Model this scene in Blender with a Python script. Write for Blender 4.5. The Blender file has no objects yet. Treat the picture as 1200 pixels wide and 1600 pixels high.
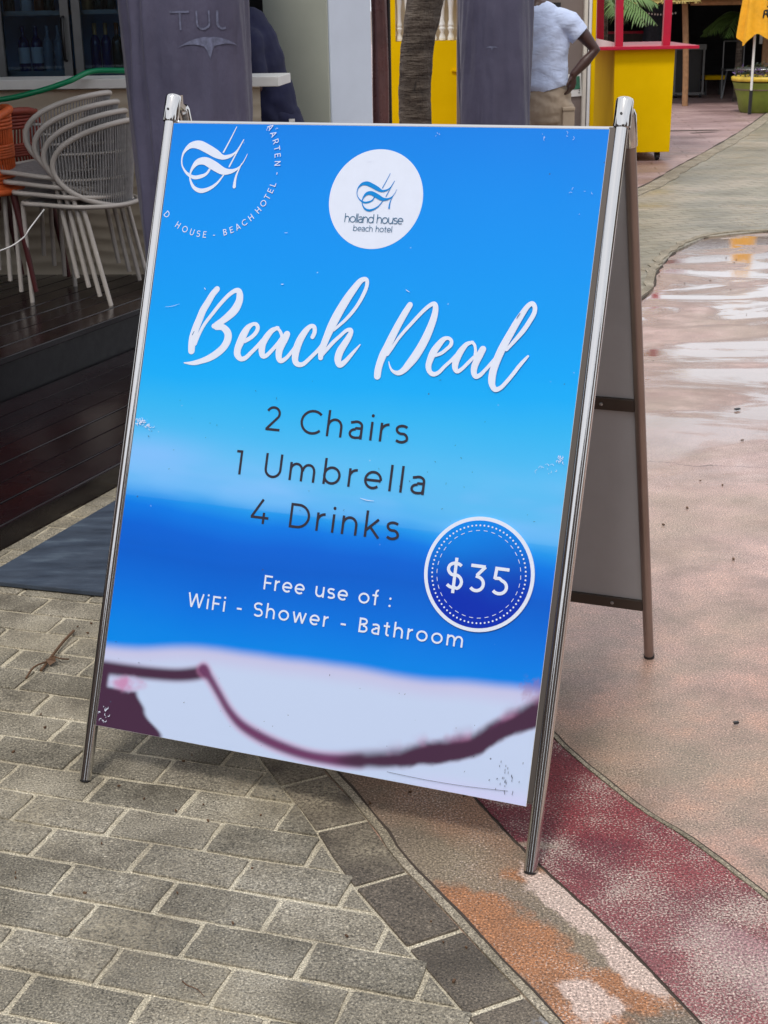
import bpy, bmesh, math, random
from mathutils import Vector, Matrix, noise as mnoise
random.seed(7)
sc = bpy.context.scene
PI = math.pi

# ------------------------------------------------------------------ camera
F, PITCH, ROLL, CAMH = 2277.65, .3361, -.0188, 1.5125
fwv = Vector((0, math.cos(PITCH), -math.sin(PITCH)))
rt0 = Vector((1, 0, 0)); up0 = rt0.cross(fwv)
rtv = rt0*math.cos(ROLL) + up0*math.sin(ROLL)
upv_ = -rt0*math.sin(ROLL) + up0*math.cos(ROLL)
cam = bpy.data.cameras.new('camera'); camo = bpy.data.objects.new('camera', cam)
sc.collection.objects.link(camo); sc.camera = camo
M = Matrix.Identity(4)
for i in range(3):
    M[i][0] = rtv[i]; M[i][1] = upv_[i]; M[i][2] = -fwv[i]
M[2][3] = CAMH
camo.matrix_world = M
cam.sensor_fit = 'VERTICAL'; cam.sensor_height = 36; cam.lens = F/1600*36
cam.clip_start = .05; cam.clip_end = 600
cam.dof.use_dof = True; cam.dof.focus_distance = 3.0; cam.dof.aperture_fstop = 32

# ------------------------------------------------------------------ world, sun, exposure
wd = bpy.data.worlds.new('World'); sc.world = wd; wd.use_nodes = True
nt = wd.node_tree; nt.nodes.clear()
out = nt.nodes.new('ShaderNodeOutputWorld'); bg = nt.nodes.new('ShaderNodeBackground')
sky = nt.nodes.new('ShaderNodeTexSky'); sky.sky_type = 'NISHITA'; sky.sun_disc = False
SUN_EL, SUN_AZ = math.radians(58), math.radians(200)     # azimuth clockwise from +Y
sky.sun_elevation = SUN_EL; sky.sun_rotation = SUN_AZ
sky.air_density = 1.0; sky.dust_density = 2.5; sky.ozone_density = 1.0
tc = nt.nodes.new('ShaderNodeTexCoord'); mp = nt.nodes.new('ShaderNodeMapping')
mp.inputs['Scale'].default_value = (1, 1, 2.6)
nz = nt.nodes.new('ShaderNodeTexNoise'); nz.inputs['Scale'].default_value = 1.7
nz.inputs['Detail'].default_value = 7; nz.inputs['Roughness'].default_value = .6
rp = nt.nodes.new('ShaderNodeValToRGB')
rp.color_ramp.elements[0].position = .30; rp.color_ramp.elements[0].color = (.55, .55, .55, 1)
rp.color_ramp.elements[1].position = .62; rp.color_ramp.elements[1].color = (1, 1, 1, 1)
mx = nt.nodes.new('ShaderNodeMix'); mx.data_type = 'RGBA'
mx.inputs['B'].default_value = (11.6, 11.9, 12.6, 1)      # overcast cloud
nt.links.new(tc.outputs['Generated'], mp.inputs['Vector']); nt.links.new(mp.outputs[0], nz.inputs['Vector'])
nt.links.new(nz.outputs['Fac'], rp.inputs['Fac']); nt.links.new(rp.outputs['Color'], mx.inputs['Factor'])
nt.links.new(sky.outputs[0], mx.inputs['A']); nt.links.new(mx.outputs['Result'], bg.inputs['Color'])
bg.inputs['Strength'].default_value = .08
nt.links.new(bg.outputs[0], out.inputs['Surface'])
sun = bpy.data.lights.new('sun', 'SUN'); sun.energy = 1.5; sun.angle = math.radians(11); sun.color = (1, .95, .87)
suno = bpy.data.objects.new('sun', sun); sc.collection.objects.link(suno)
sd = Vector((math.sin(SUN_AZ)*math.cos(SUN_EL), math.cos(SUN_AZ)*math.cos(SUN_EL), math.sin(SUN_EL)))
suno.rotation_euler = sd.to_track_quat('Z', 'Y').to_euler()
sc.view_settings.view_transform = 'Standard'; sc.view_settings.look = 'None'
sc.view_settings.gamma = 1; sc.view_settings.use_curve_mapping = False
sc.view_settings.exposure = 0.36
sc.cycles.max_bounces = 7; sc.cycles.transparent_max_bounces = 8
sc.cycles.sample_clamp_indirect = 6
sc.cycles.caustics_reflective = False; sc.cycles.caustics_refractive = False

# ------------------------------------------------------------------ helpers
def s2l(c):
    c = c/255
    return c/12.92 if c <= .04045 else ((c+.055)/1.055)**2.4
def rgb(r, g, b): return (s2l(r), s2l(g), s2l(b), 1)

class N:                                   # tiny node helper
    def __init__(s, name):
        s.m = bpy.data.materials.new(name); s.m.use_nodes = True; s.t = s.m.node_tree
        s.b = s.t.nodes['Principled BSDF']; s._pos = None; s._obj = None
    def pos(s):
        if not s._pos: s._pos = s.t.nodes.new('ShaderNodeNewGeometry').outputs['Position']
        return s._pos
    def obj(s):
        if not s._obj: s._obj = s.t.nodes.new('ShaderNodeTexCoord').outputs['Object']
        return s._obj
    def link(s, a, b): s.t.links.new(a, b)
    def noise(s, scale, detail=4, rough=.55, vec=None, stretch=None, dist=0):
        n = s.t.nodes.new('ShaderNodeTexNoise'); v = vec or s.pos()
        if stretch:
            m = s.t.nodes.new('ShaderNodeMapping'); m.inputs['Scale'].default_value = stretch[:3]
            if len(stretch) > 3: m.inputs['Rotation'].default_value = (0, 0, stretch[3])
            s.link(v, m.inputs['Vector']); v = m.outputs[0]
        s.link(v, n.inputs['Vector']); n.inputs['Scale'].default_value = scale
        n.inputs['Detail'].default_value = detail; n.inputs['Roughness'].default_value = rough
        n.inputs['Distortion'].default_value = dist
        return n.outputs['Fac']
    def voro(s, scale, vec=None, feature='F1', out='Distance'):
        n = s.t.nodes.new('ShaderNodeTexVoronoi'); n.feature = feature; n.inputs['Scale'].default_value = scale
        s.link(vec or s.pos(), n.inputs['Vector']); return n.outputs[out]
    def ramp(s, fac, stops, interp='LINEAR'):
        r = s.t.nodes.new('ShaderNodeValToRGB'); e = r.color_ramp; e.interpolation = interp
        while len(e.elements) < len(stops): e.elements.new(.5)
        for i, (p, c) in enumerate(stops):
            e.elements[i].position = p
            e.elements[i].color = c if isinstance(c, tuple) else (c, c, c, 1)
        s.link(fac, r.inputs['Fac']); return r.outputs['Color']
    def mix(s, f, a, b, mode='MIX'):
        m = s.t.nodes.new('ShaderNodeMix'); m.data_type = 'RGBA'; m.blend_type = mode
        for k, v in (('Factor', f), ('A', a), ('B', b)):
            if hasattr(v, 'links') or hasattr(v, 'is_linked'): s.link(v, m.inputs[k])
            elif k == 'Factor': m.inputs[k].default_value = v
            else: m.inputs[k].default_value = v if isinstance(v, tuple) else (v, v, v, 1)
        return m.outputs['Result']
    def math(s, op, a, b=0.):
        m = s.t.nodes.new('ShaderNodeMath'); m.operation = op
        for i, v in enumerate((a, b)):
            if hasattr(v, 'is_linked'): s.link(v, m.inputs[i])
            else: m.inputs[i].default_value = v
        return m.outputs[0]
    def rand(s):
        return s.t.nodes.new('ShaderNodeObjectInfo').outputs['Random']
    def attr(s, name='Col'):
        a = s.t.nodes.new('ShaderNodeAttribute'); a.attribute_name = name; return a.outputs['Color']
    def set(s, **k):
        for n_, v in k.items():
            i = s.b.inputs[{'col': 'Base Color', 'rough': 'Roughness', 'metal': 'Metallic', 'spec': 'Specular IOR Level',
                            'coat': 'Coat Weight', 'coatr': 'Coat Roughness', 'trans': 'Transmission Weight', 'sheen': 'Sheen Weight'}[n_]]
            if hasattr(v, 'is_linked'): s.link(v, i)
            else: i.default_value = v
        return s
    def bump(s, h, strength=.4, dist=.002):
        b = s.t.nodes.new('ShaderNodeBump'); b.inputs['Distance'].default_value = dist
        if hasattr(strength, 'is_linked'): s.link(strength, b.inputs['Strength'])
        else: b.inputs['Strength'].default_value = strength
        s.link(h, b.inputs['Height'])
        s.link(b.outputs[0], s.b.inputs['Normal']); s.link(b.outputs[0], s.b.inputs['Coat Normal'])
        return s

def plain(name, c, rough=.6, metal=0, var=.12, scale=9, bump=.15, bs=60, coat=0, dist=.002):
    n = N(name)
    f = n.noise(scale, 5, .6, n.obj())
    d = tuple(x*(1-var) for x in c[:3])+(1,); l = tuple(min(1, x*(1+var)) for x in c[:3])+(1,)
    n.set(col=n.ramp(f, [(.3, d), (.7, l)]), metal=metal, coat=coat)
    n.set(rough=n.ramp(n.noise(scale*2.3, 3, .6, n.obj()), [(.25, max(0, rough-.08)), (.75, min(1, rough+.08))]))
    if bump: n.bump(n.noise(bs, 4, .6, n.obj()), bump, dist)
    return n.m

C = sc.collection
def tag(o, label=None, cat=None, group=None, kind=None):
    if label: o['label'] = label
    if cat: o['category'] = cat
    if group: o['group'] = group
    if kind: o['kind'] = kind
    return o
def empty(name, loc, label, cat, group=None, rz=0):
    o = bpy.data.objects.new(name, None); C.objects.link(o); o.location = loc; o.rotation_euler = (0, 0, rz)
    o.empty_display_size = .1
    return tag(o, label, cat, group)

class MB:
    def __init__(s): s.v = []; s.f = []; s.sm = []
    def add(s, vs, fs, smooth=False):
        b = len(s.v); s.v += [tuple(v) for v in vs]; s.f += [tuple(b+i for i in f) for f in fs]
        s.sm += [smooth]*len(fs); return s
    def box(s, c, d, rot=None):
        hx, hy, hz = d[0]/2, d[1]/2, d[2]/2
        vs = [Vector((x, y, z)) for x in (-hx, hx) for y in (-hy, hy) for z in (-hz, hz)]
        if rot is not None:
            R = rot if isinstance(rot, Matrix) else Matrix.Rotation(rot, 3, 'Z')
            vs = [R @ v for v in vs]
        c = Vector(c)
        return s.add([v+c for v in vs], [(0, 1, 3, 2), (4, 6, 7, 5), (0, 4, 5, 1), (2, 3, 7, 6), (0, 2, 6, 4), (1, 5, 7, 3)])
    def bar(s, a, b, wx, wy, upd=(0, 0, 1)):     # rectangular bar from a to b
        a, b = Vector(a), Vector(b); z = (b-a).normalized(); y = Vector(upd)
        x = y.cross(z)
        if x.length < 1e-4: x = Vector((1, 0, 0))
        x.normalize(); y = z.cross(x)
        vs = [p + x*sx*wx/2 + y*sy*wy/2 for p in (a, b) for sx in (-1, 1) for sy in (-1, 1)]
        return s.add(vs, [(0, 2, 3, 1), (4, 5, 7, 6), (0, 1, 5, 4), (2, 6, 7, 3), (0, 4, 6, 2), (1, 3, 7, 5)])
    def tube(s, pts, r, n=10, closed=False, caps=True):
        pts = [Vector(p) for p in pts]; k = len(pts)
        rs = r if isinstance(r, (list, tuple)) else [r]*k
        ref = None; rings = []
        for i, p in enumerate(pts):
            if closed: t = pts[(i+1) % k]-pts[i-1]
            else: t = pts[min(i+1, k-1)]-pts[max(i-1, 0)]
            t.normalize()
            if ref is None:
                ref = Vector((0, 0, 1)) if abs(t.z) < .9 else Vector((1, 0, 0))
            x = (ref - t*ref.dot(t)); x.normalize(); ref = x; y = t.cross(x)
            rings.append([p + (x*math.cos(a)+y*math.sin(a))*rs[i] for a in [2*PI*j/n for j in range(n)]])
        vs = [v for g in rings for v in g]; fs = []
        for i in range(k if closed else k-1):
            a, b = i*n, ((i+1) % k)*n
            for j in range(n): fs.append((a+j, a+(j+1) % n, b+(j+1) % n, b+j))
        s.add(vs, fs, True)
        if caps and not closed:
            s.add(rings[0], [tuple(reversed(range(n)))]); s.add(rings[-1], [tuple(range(n))])
        return s
    def lathe(s, c, prof, n=24, caps=True):
        c = Vector(c); vs = []; fs = []
        for r, z in prof:
            vs += [c+Vector((r*math.cos(2*PI*j/n), r*math.sin(2*PI*j/n), z)) for j in range(n)]
        for i in range(len(prof)-1):
            for j in range(n): fs.append((i*n+j, i*n+(j+1) % n, (i+1)*n+(j+1) % n, (i+1)*n+j))
        s.add(vs, fs, True)
        if caps:
            s.add(vs[:n], [tuple(reversed(range(n)))]); s.add(vs[-n:], [tuple(range(n))])
        return s
    def prism(s, poly, z0, z1):
        n = len(poly)
        vs = [(x, y, z0) for x, y in poly]+[(x, y, z1) for x, y in poly]
        fs = [tuple(range(n, 2*n)), tuple(reversed(range(n)))]+[(i, (i+1) % n, n+(i+1) % n, n+i) for i in range(n)]
        return s.add(vs, fs)
    def mesh(s, name, mat, off=(0, 0, 0), bevel=0, seg=2):
        me = bpy.data.meshes.new(name); o = Vector(off)
        me.from_pydata([tuple(Vector(v)-o) for v in s.v], [], s.f)
        me.polygons.foreach_set('use_smooth', s.sm)
        me.update()
        if bevel:
            bm = bmesh.new(); bm.from_mesh(me)
            bmesh.ops.remove_doubles(bm, verts=bm.verts, dist=1e-5)
            ed = [e for e in bm.edges if len(e.link_faces) == 2 and e.calc_face_angle(0) > .6]
            bmesh.ops.bevel(bm, geom=ed, offset=bevel, segments=seg, profile=.6, affect='EDGES', clamp_overlap=True)
            bm.to_mesh(me); bm.free()
        if mat: me.materials.append(mat)
        return me
    def build(s, name, mat, parent=None, bevel=0, label=None, seg=2, kind=None):
        off = Vector((0, 0, 0)); p = parent
        rz = 0
        while p is not None:
            off = off + p.location; p = p.parent
        # parents used with build() in world coordinates have no rotation
        me = s.mesh(name, mat, off, bevel, seg)
        o = bpy.data.objects.new(name, me); C.objects.link(o)
        if parent: o.parent = parent
        return tag(o, label, None, None, kind)
    def local(s, name, mat, parent, bevel=0, label=None, seg=2, kind=None):   # vertices already in the parent's frame
        me = s.mesh(name, mat, (0, 0, 0), bevel, seg)
        o = bpy.data.objects.new(name, me); C.objects.link(o); o.parent = parent
        return tag(o, label, None, None, kind)

def smooth(pts, k=6, closed=False):            # catmull-rom through tuples of any size
    n = len(pts); out = []
    rng = range(n if closed else n-1)
    for i in rng:
        if closed: p = [pts[(i+j-1) % n] for j in range(4)]
        else: p = [pts[max(i-1, 0)], pts[i], pts[i+1], pts[min(i+2, n-1)]]
        for q in range(k):
            t = q/k
            out.append(tuple(.5*((2*b)+(-a+c)*t+(2*a-5*b+4*c-d)*t*t+(-a+3*b-3*c+d)*t**3) for a, b, c, d in zip(*p)))
    if not closed: out.append(tuple(pts[-1]))
    return out

def copy_tree(o, parent=None):
    c = o.copy(); C.objects.link(c); c.parent = parent
    for ch in list(o.children): copy_tree(ch, c)
    return c

def grid_sheet(name, rows, mat, colf=None, parent=None, kind='structure', zf=None, wear=None):
    """rows: list of rows of (x, y); lofted sheet with optional painted colour"""
    me = bpy.data.meshes.new(name); nr, ncl = len(rows), len(rows[0])
    vs = [(x, y, zf(x, y) if zf else 0.) for r in rows for x, y in r]
    fs = [(i*ncl+j, i*ncl+j+1, (i+1)*ncl+j+1, (i+1)*ncl+j) for i in range(nr-1) for j in range(ncl-1)]
    me.from_pydata(vs, [], fs); me.materials.append(mat)
    if colf:
        a = me.color_attributes.new('Col', 'FLOAT_COLOR', 'POINT')
        flat = []
        for v in vs: flat += list(colf(v[0], v[1]))+[1]
        a.data.foreach_set('color', flat)
    if wear:
        a = me.attributes.new('Wear', 'FLOAT', 'POINT'); a.data.foreach_set('value', [wear(v[0], v[1]) for v in vs])
    me.update()
    bm = bmesh.new(); bm.from_mesh(me); bmesh.ops.recalc_face_normals(bm, faces=bm.faces)
    if bm.faces and sum(f.normal.z for f in bm.faces) < 0: bmesh.ops.reverse_faces(bm, faces=bm.faces)
    bm.to_mesh(me); bm.free()
    o = bpy.data.objects.new(name, me); C.objects.link(o)
    if parent: o.parent = parent
    if kind: o['kind'] = kind
    return o
def lerp(a, b, t): return tuple(x+(y-x)*t for x, y in zip(a, b))
def clamp(x, a=0., b=1.): return max(a, min(b, x))
def sst(a, b, x):
    t = clamp((x-a)/(b-a)); return t*t*(3-2*t)
def nse(x, y, s, o=0.): return mnoise.fractal(Vector((x*s, y*s, o)), 1.0, 2.0, 4)   # about -1..1

# ------------------------------------------------------------------ materials
def ground_mat(name, dark, mid, light, gscale=330, bumpd=.0025, attr=False, var=None, rough=(.55, .8), strength=.8, sandy=False):
    n = N(name)
    gscale *= .74
    g = n.noise(gscale, 4, .75); v = n.voro(gscale*.7)
    big = n.noise(6, 6, .62)
    base = n.attr() if attr else n.ramp(big, [(.32, dark), (.5, mid), (.68, light)])
    if attr:                              # worn paint: bare aggregate shows through grain by grain
        w = n.attr('Wear'); th = n.math('ADD', n.math('MULTIPLY', w, .22), n.noise(gscale*1.1, 3, .7))
        base = n.mix(n.ramp(th, [(.655, 0.), (.70, .9)]), base, rgb(176, 160, 150))
    base = n.mix(1, base, n.ramp(g, [(.36, .18), (.45, .78), (.55, 1.14), (.63, 2.0), (.69, 3.2)]), 'MULTIPLY')
    if var: base = n.mix(1, base, n.ramp(n.rand(), [(0, var[0]), (1, var[1])]), 'MULTIPLY')
    if sandy:                             # wind-blown sand, pale droppings and dark grime
        sm = n.math('MULTIPLY', n.ramp(n.noise(2.6, 5, .65), [(.50, 0.), (.66, 1.)]), n.ramp(n.noise(140, 3, .7), [(.40, 0.), (.60, .75)]))
        base = n.mix(sm, base, rgb(178, 166, 142))
        dm = n.math('MULTIPLY', n.ramp(n.noise(3.7, 6, .7), [(.54, 0.), (.68, .45)]), 1.)
        base = n.mix(dm, base, rgb(64, 56, 46))
        gm = n.math('MULTIPLY', n.ramp(n.voro(3.1), [(.045, .55), (.10, 0.)]), n.ramp(n.noise(60, 4, .7), [(.42, 0.), (.55, 1.)]))
        base = n.mix(gm, base, rgb(170, 176, 186))
    n.set(col=base, rough=n.ramp(n.noise(5, 4), [(.35, rough[0]), (.65, rough[1])]), spec=.4)
    h = n.math('ADD', n.math('MULTIPLY', g, .6), n.math('MULTIPLY', v, -.5))
    h = n.math('ADD', h, n.math('MULTIPLY', n.noise(70, 3), .8))
    n.bump(h, strength, bumpd)
    return n.m
M_paver = ground_mat('paver_concrete', rgb(108, 102, 90), rgb(134, 127, 113), rgb(154, 147, 133), var=((.80, .80, .78, 1), (1.18, 1.17, 1.14, 1)), strength=1., sandy=True, bumpd=.0042)
M_soldier = ground_mat('edging_paver_concrete', rgb(74, 67, 57), rgb(92, 84, 73), rgb(110, 101, 88), var=((.85, .85, .85, 1), (1.12, 1.1, 1.1, 1)), strength=1., sandy=True)
M_sand = ground_mat('joint_sand', rgb(146, 136, 116), rgb(176, 166, 144), rgb(194, 185, 164), gscale=420, strength=.4)
M_strip = ground_mat('stained_concrete', rgb(120, 110, 95), rgb(135, 120, 100), rgb(150, 140, 120), gscale=300, attr=True, strength=.8)
M_groove = plain('dark_joint', rgb(62, 52, 44), .9, bump=.5, bs=200)
M_cement = ground_mat('cement_fillet', rgb(110, 102, 86), rgb(140, 130, 112), rgb(160, 150, 132), gscale=380, strength=.6)

# wet pink concrete
n = N('wet_pink_concrete')
g = n.noise(240, 4, .75); big = n.noise(1.3, 5, .6, stretch=(1, 1.6, 1)); mid = n.noise(7, 5, .6)
far = n.t.nodes.new('ShaderNodeSeparateXYZ'); n.link(n.pos(), far.inputs[0])
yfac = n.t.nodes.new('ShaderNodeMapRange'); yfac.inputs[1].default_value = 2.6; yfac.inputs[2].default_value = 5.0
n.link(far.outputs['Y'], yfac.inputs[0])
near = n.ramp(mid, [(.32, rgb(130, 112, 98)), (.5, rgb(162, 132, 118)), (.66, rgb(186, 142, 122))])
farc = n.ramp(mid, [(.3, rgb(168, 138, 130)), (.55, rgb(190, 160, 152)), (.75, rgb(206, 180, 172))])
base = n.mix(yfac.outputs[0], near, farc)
base = n.mix(n.ramp(big, [(.42, 0.), (.6, .45)]), base, rgb(150, 138, 116))
base = n.mix(1, base, n.ramp(g, [(.36, .22), (.45, .78), (.55, 1.12), (.63, 1.9), (.69, 2.9)]), 'MULTIPLY')
stn = n.math('MULTIPLY', n.ramp(n.noise(2.2, 6, .7), [(.50, 0.), (.68, .5)]), 1.)
base = n.mix(stn, base, rgb(112, 92, 76))
wv_ = n.t.nodes.new('ShaderNodeVectorMath'); wv_.operation = 'ADD'; nv_ = n.t.nodes.new('ShaderNodeTexNoise'); nv_.inputs['Scale'].default_value = 2.5; nv_.inputs['Detail'].default_value = 6
n.link(n.pos(), nv_.inputs['Vector']); n.link(n.pos(), wv_.inputs[0]); n.link(nv_.outputs['Color'], wv_.inputs[1])
crk = n.ramp(n.voro(.9, wv_.outputs[0], 'DISTANCE_TO_EDGE'), [(.0025, 1.), (.006, 0.)])
crk = n.math('MULTIPLY', crk, n.ramp(n.noise(.9, 2, .5), [(.48, 0.), (.56, .8)]))
base = n.mix(crk, base, rgb(58, 44, 36))
# puddle mask: between 5 and 8 m, streaky
pn = n.noise(1.25, 5, .62, stretch=(.85, 1.75, 1), dist=.8)
yw = n.t.nodes.new('ShaderNodeMapRange'); yw.interpolation_type = 'SMOOTHSTEP'
yw.inputs[1].default_value = 4.3; yw.inputs[2].default_value = 5.6; n.link(far.outputs['Y'], yw.inputs[0])
pud = n.math('MULTIPLY', n.ramp(pn, [(.45, 0.), (.53, 1.)]), yw.outputs[0])
# drier rear
wet = n.ramp(n.noise(.8, 4, .5, stretch=(1, 1.4, 1)), [(.35, .25), (.65, 1.)])
damp = n.math('MULTIPLY', n.ramp(pn, [(.38, 0.), (.45, .55)]), yw.outputs[0])
base = n.mix(damp, base, rgb(128, 102, 92))
base = n.mix(n.math('MULTIPLY', pud, .3), base, rgb(120, 100, 90))
n.set(col=base, spec=.5)
rr = n.mix(pud, n.mix(wet, .48, .20), .06)
n.set(rough=rr, coat=n.math('MULTIPLY', pud, 1.), coatr=.03)
h = n.math('ADD', n.math('MULTIPLY', g, .7), n.math('MULTIPLY', n.noise(60, 3), .9))
bst = n.mix(pud, .42, .03)
h = n.math('ADD', h, n.math('MULTIPLY', n.noise(9, 3, .5, stretch=(.5, 1.6, 1)), 1.2))
n.bump(h, bst, .0025)
M_pink = n.m

def stamped(name, c1, c2, c3, bw, bh, rot, rough):
    n = N(name)
    mpn = n.t.nodes.new('ShaderNodeMapping'); mpn.inputs['Rotation'].default_value = (0, 0, rot); n.link(n.pos(), mpn.inputs[0])
    br = n.t.nodes.new('ShaderNodeTexBrick'); n.link(mpn.outputs[0], br.inputs['Vector'])
    br.inputs['Scale'].default_value = 1; br.inputs['Brick Width'].default_value = bw; br.inputs['Row Height'].default_value = bh
    br.inputs['Mortar Size'].default_value = .009; br.inputs['Mortar Smooth'].default_value = .4
    br.inputs['Color1'].default_value = (1, 1, 1, 1); br.inputs['Color2'].default_value = (.84, .84, .84, 1); br.inputs['Mortar'].default_value = (.62, .6, .57, 1)
    g = n.noise(200, 3, .65)
    base = n.ramp(n.noise(1.1, 6, .6, stretch=(1, 1.5, 1)), [(.3, c1), (.5, c2), (.68, c3)])
    base = n.mix(1, base, br.outputs['Color'], 'MULTIPLY')
    base = n.mix(1, base, n.ramp(g, [(.35, .6), (.5, 1.), (.7, 1.5)]), 'MULTIPLY')
    n.set(col=base, rough=n.ramp(n.noise(.9, 4, .55, stretch=(.6, 1.6, 1)), [(.35, rough[0]), (.6, rough[1])]), spec=.5)
    h = n.math('ADD', n.math('MULTIPLY', g, .4), n.math('MULTIPLY', br.outputs['Fac'], -1.6))
    n.bump(h, .6, .004)
    return n.m
M_green = stamped('green_grey_stamped_concrete', rgb(112, 108, 92), rgb(146, 140, 122), rgb(172, 160, 142), .21, .105, -.3, (.25, .6))
M_rose = stamped('rose_stamped_concrete', rgb(134, 108, 106), rgb(164, 136, 134), rgb(186, 160, 156), .8, .22, .1, (.3, .6))

# chrome, bronze etc.
n = N('chrome'); n.set(col=(.62, .61, .60, 1), metal=1., rough=n.ramp(n.noise(40, 3, .6, n.obj(), (8, 8, .5)), [(.3, .05), (.7, .13)]))
M_chrome = n.m
n = N('bronze_channel'); n.set(col=(.10, .085, .075, 1), metal=.6, rough=.38); M_bronze = n.m
n = N('rear_chrome_ground_tint'); n.set(col=n.ramp(n.noise(6, 3, .5, n.obj()), [(.3, (.27, .215, .195, 1)), (.7, (.34, .275, .25, 1))]), metal=.75, rough=.36); M_rear = n.m  # same chrome as the front; the reflected ground's brown is put into the colour
M_backboard = plain('grey_backing_board', rgb(178, 182, 188), .55, var=.05, bump=.05)
# deck
n = N('wet_dark_decking')
v = n.obj(); gr = n.noise(14, 6, .65, v, (.25, 14, 3))
big = n.noise(1.4, 4, .6)
c = n.ramp(gr, [(.3, rgb(8, 3, 5)), (.55, rgb(22, 7, 12)), (.75, rgb(38, 13, 18))])
c = n.mix(n.ramp(n.rand(), [(0, 0.), (1, .7)]), c, rgb(14, 9, 14))
n.set(col=c, spec=.3, rough=n.ramp(big, [(.35, .12), (.65, .36)]), coat=n.ramp(big, [(.4, .35), (.65, .0)]), coatr=.06)
n.bump(n.math('ADD', gr, n.math('MULTIPLY', n.noise(6, 3), 1.5)), .25, .002)
M_deck = n.m
# mat
n = N('slate_blue_rubber')
rip = n.noise(5, 4, .6, None, (.9, 3.2, 1, .4))
n.set(col=n.ramp(rip, [(.3, rgb(42, 50, 62)), (.55, rgb(60, 70, 84)), (.72, rgb(84, 96, 108))]), rough=n.ramp(n.noise(7, 4), [(.3, .35), (.7, .6)]), spec=.5)
n.bump(n.math('ADD', rip, n.math('MULTIPLY', n.noise(240, 2), .15)), .5, .006)
M_mat = n.m
# canvas cover
n = N('grey_purple_canvas')
wv = n.noise(500, 2, .5, n.obj())
n.set(col=n.ramp(n.noise(2.2, 6, .65, n.obj()), [(.3, rgb(62, 61, 82)), (.7, rgb(82, 80, 102))]), rough=.5, spec=.35, sheen=.08)
n.bump(n.math('ADD', n.math('MULTIPLY', wv, .08), n.math('MULTIPLY', n.noise(9, 5, .6, n.obj(), (1, 1, .5)), 1.)), .5, .02)
M_cover = n.m
M_coverprint = plain('faded_print', rgb(96, 100, 124), .5, var=.35, scale=60, bump=0)
n = N('painted_yellow'); n.set(col=n.ramp(n.noise(3, 5, .6, n.obj()), [(.3, (.74, .46, .0, 1)), (.7, (.80, .51, .002, 1))]), rough=.7, spec=.03)
n.bump(n.noise(30, 4, .6, n.obj()), .12, .003); M_yellow = n.m
M_red = plain('painted_red', (.47, .002, .035, 1), .4, var=.1, bump=.08)
M_white = plain('painted_white', (.72, .72, .70, 1), .45, var=.05, bump=.05)
M_cream = plain('cream_plaster', (.62, .58, .50, 1), .7, var=.07)
M_black = plain('black_plastic', (.012, .012, .014, 1), .4, bump=.05)
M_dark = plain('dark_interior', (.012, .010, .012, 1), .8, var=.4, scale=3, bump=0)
M_alu = plain('aluminium', (.45, .46, .47, 1), .35, metal=.8, var=.08, bump=0)
M_darkalu = plain('dark_aluminium_profile', (.16, .165, .17, 1), .4, metal=.5, var=.1, bump=0)
M_chair = plain('light_taupe_chair_metal', rgb(182, 175, 168), .42, var=.08, bump=.04)
M_cord = plain('taupe_cord', rgb(148, 146, 146), .7, var=.15, scale=40)
M_orange = plain('orange_rope', rgb(206, 92, 38), .6, var=.2, scale=30, bump=.5, bs=150)
M_rust = plain('dark_red_rope', rgb(132, 50, 34), .6, var=.2, scale=30, bump=.5, bs=150)
M_maroonleg = plain('dark_red_leg_paint', rgb(74, 26, 28), .4, var=.15)
M_wood = plain('weathered_post_wood', rgb(150, 112, 78), .7, var=.25, scale=20, bump=.4)
M_greenpot = plain('green_glazed_pot', rgb(112, 124, 44), .5, var=.25, scale=5, bump=.2)
M_hose = plain('green_hose_rubber', (.0, .22, .09, 1), .35, var=.1, bump=0)
M_wire = plain('white_cable', (.7, .7, .7, 1), .4, bump=0)
M_leaf = plain('palm_leaf', (.085, .16, .035, 1), .5, var=.35, scale=4, bump=.1)
M_purple = plain('purple_flower_petal', (.12, .06, .22, 1), .6, var=.4, scale=12, bump=0)
M_bulb = plain('frosted_bulb_glass', (.75, .75, .72, 1), .25, var=.05, bump=0)
# glass
n = N('clear_glass')
t = n.t; tr = t.nodes.new('ShaderNodeBsdfTransparent'); tr.inputs[0].default_value = (.72, .84, .92, 1)
gl = t.nodes.new('ShaderNodeBsdfGlossy'); gl.inputs['Roughness'].default_value = .02
fr = t.nodes.new('ShaderNodeFresnel'); fr.inputs[0].default_value = 1.5
ms = t.nodes.new('ShaderNodeMixShader'); t.links.new(fr.outputs[0], ms.inputs[0]); t.links.new(tr.outputs[0], ms.inputs[1]); t.links.new(gl.outputs[0], ms.inputs[2])
t.links.new(ms.outputs[0], t.nodes['Material Output'].inputs['Surface']); M_glass = n.m

# ================================================================== GROUND
base = N('ground_earth'); base.set(col=base.ramp(base.noise(.5, 5), [(.3, rgb(120, 104, 96)), (.7, rgb(150, 132, 120))]), rough=.8)
g_ = grid_sheet('ground', [[(-150, -60), (150, -60)], [(-150, 300), (150, 300)]], base.m, zf=lambda x, y: -.03)

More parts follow.
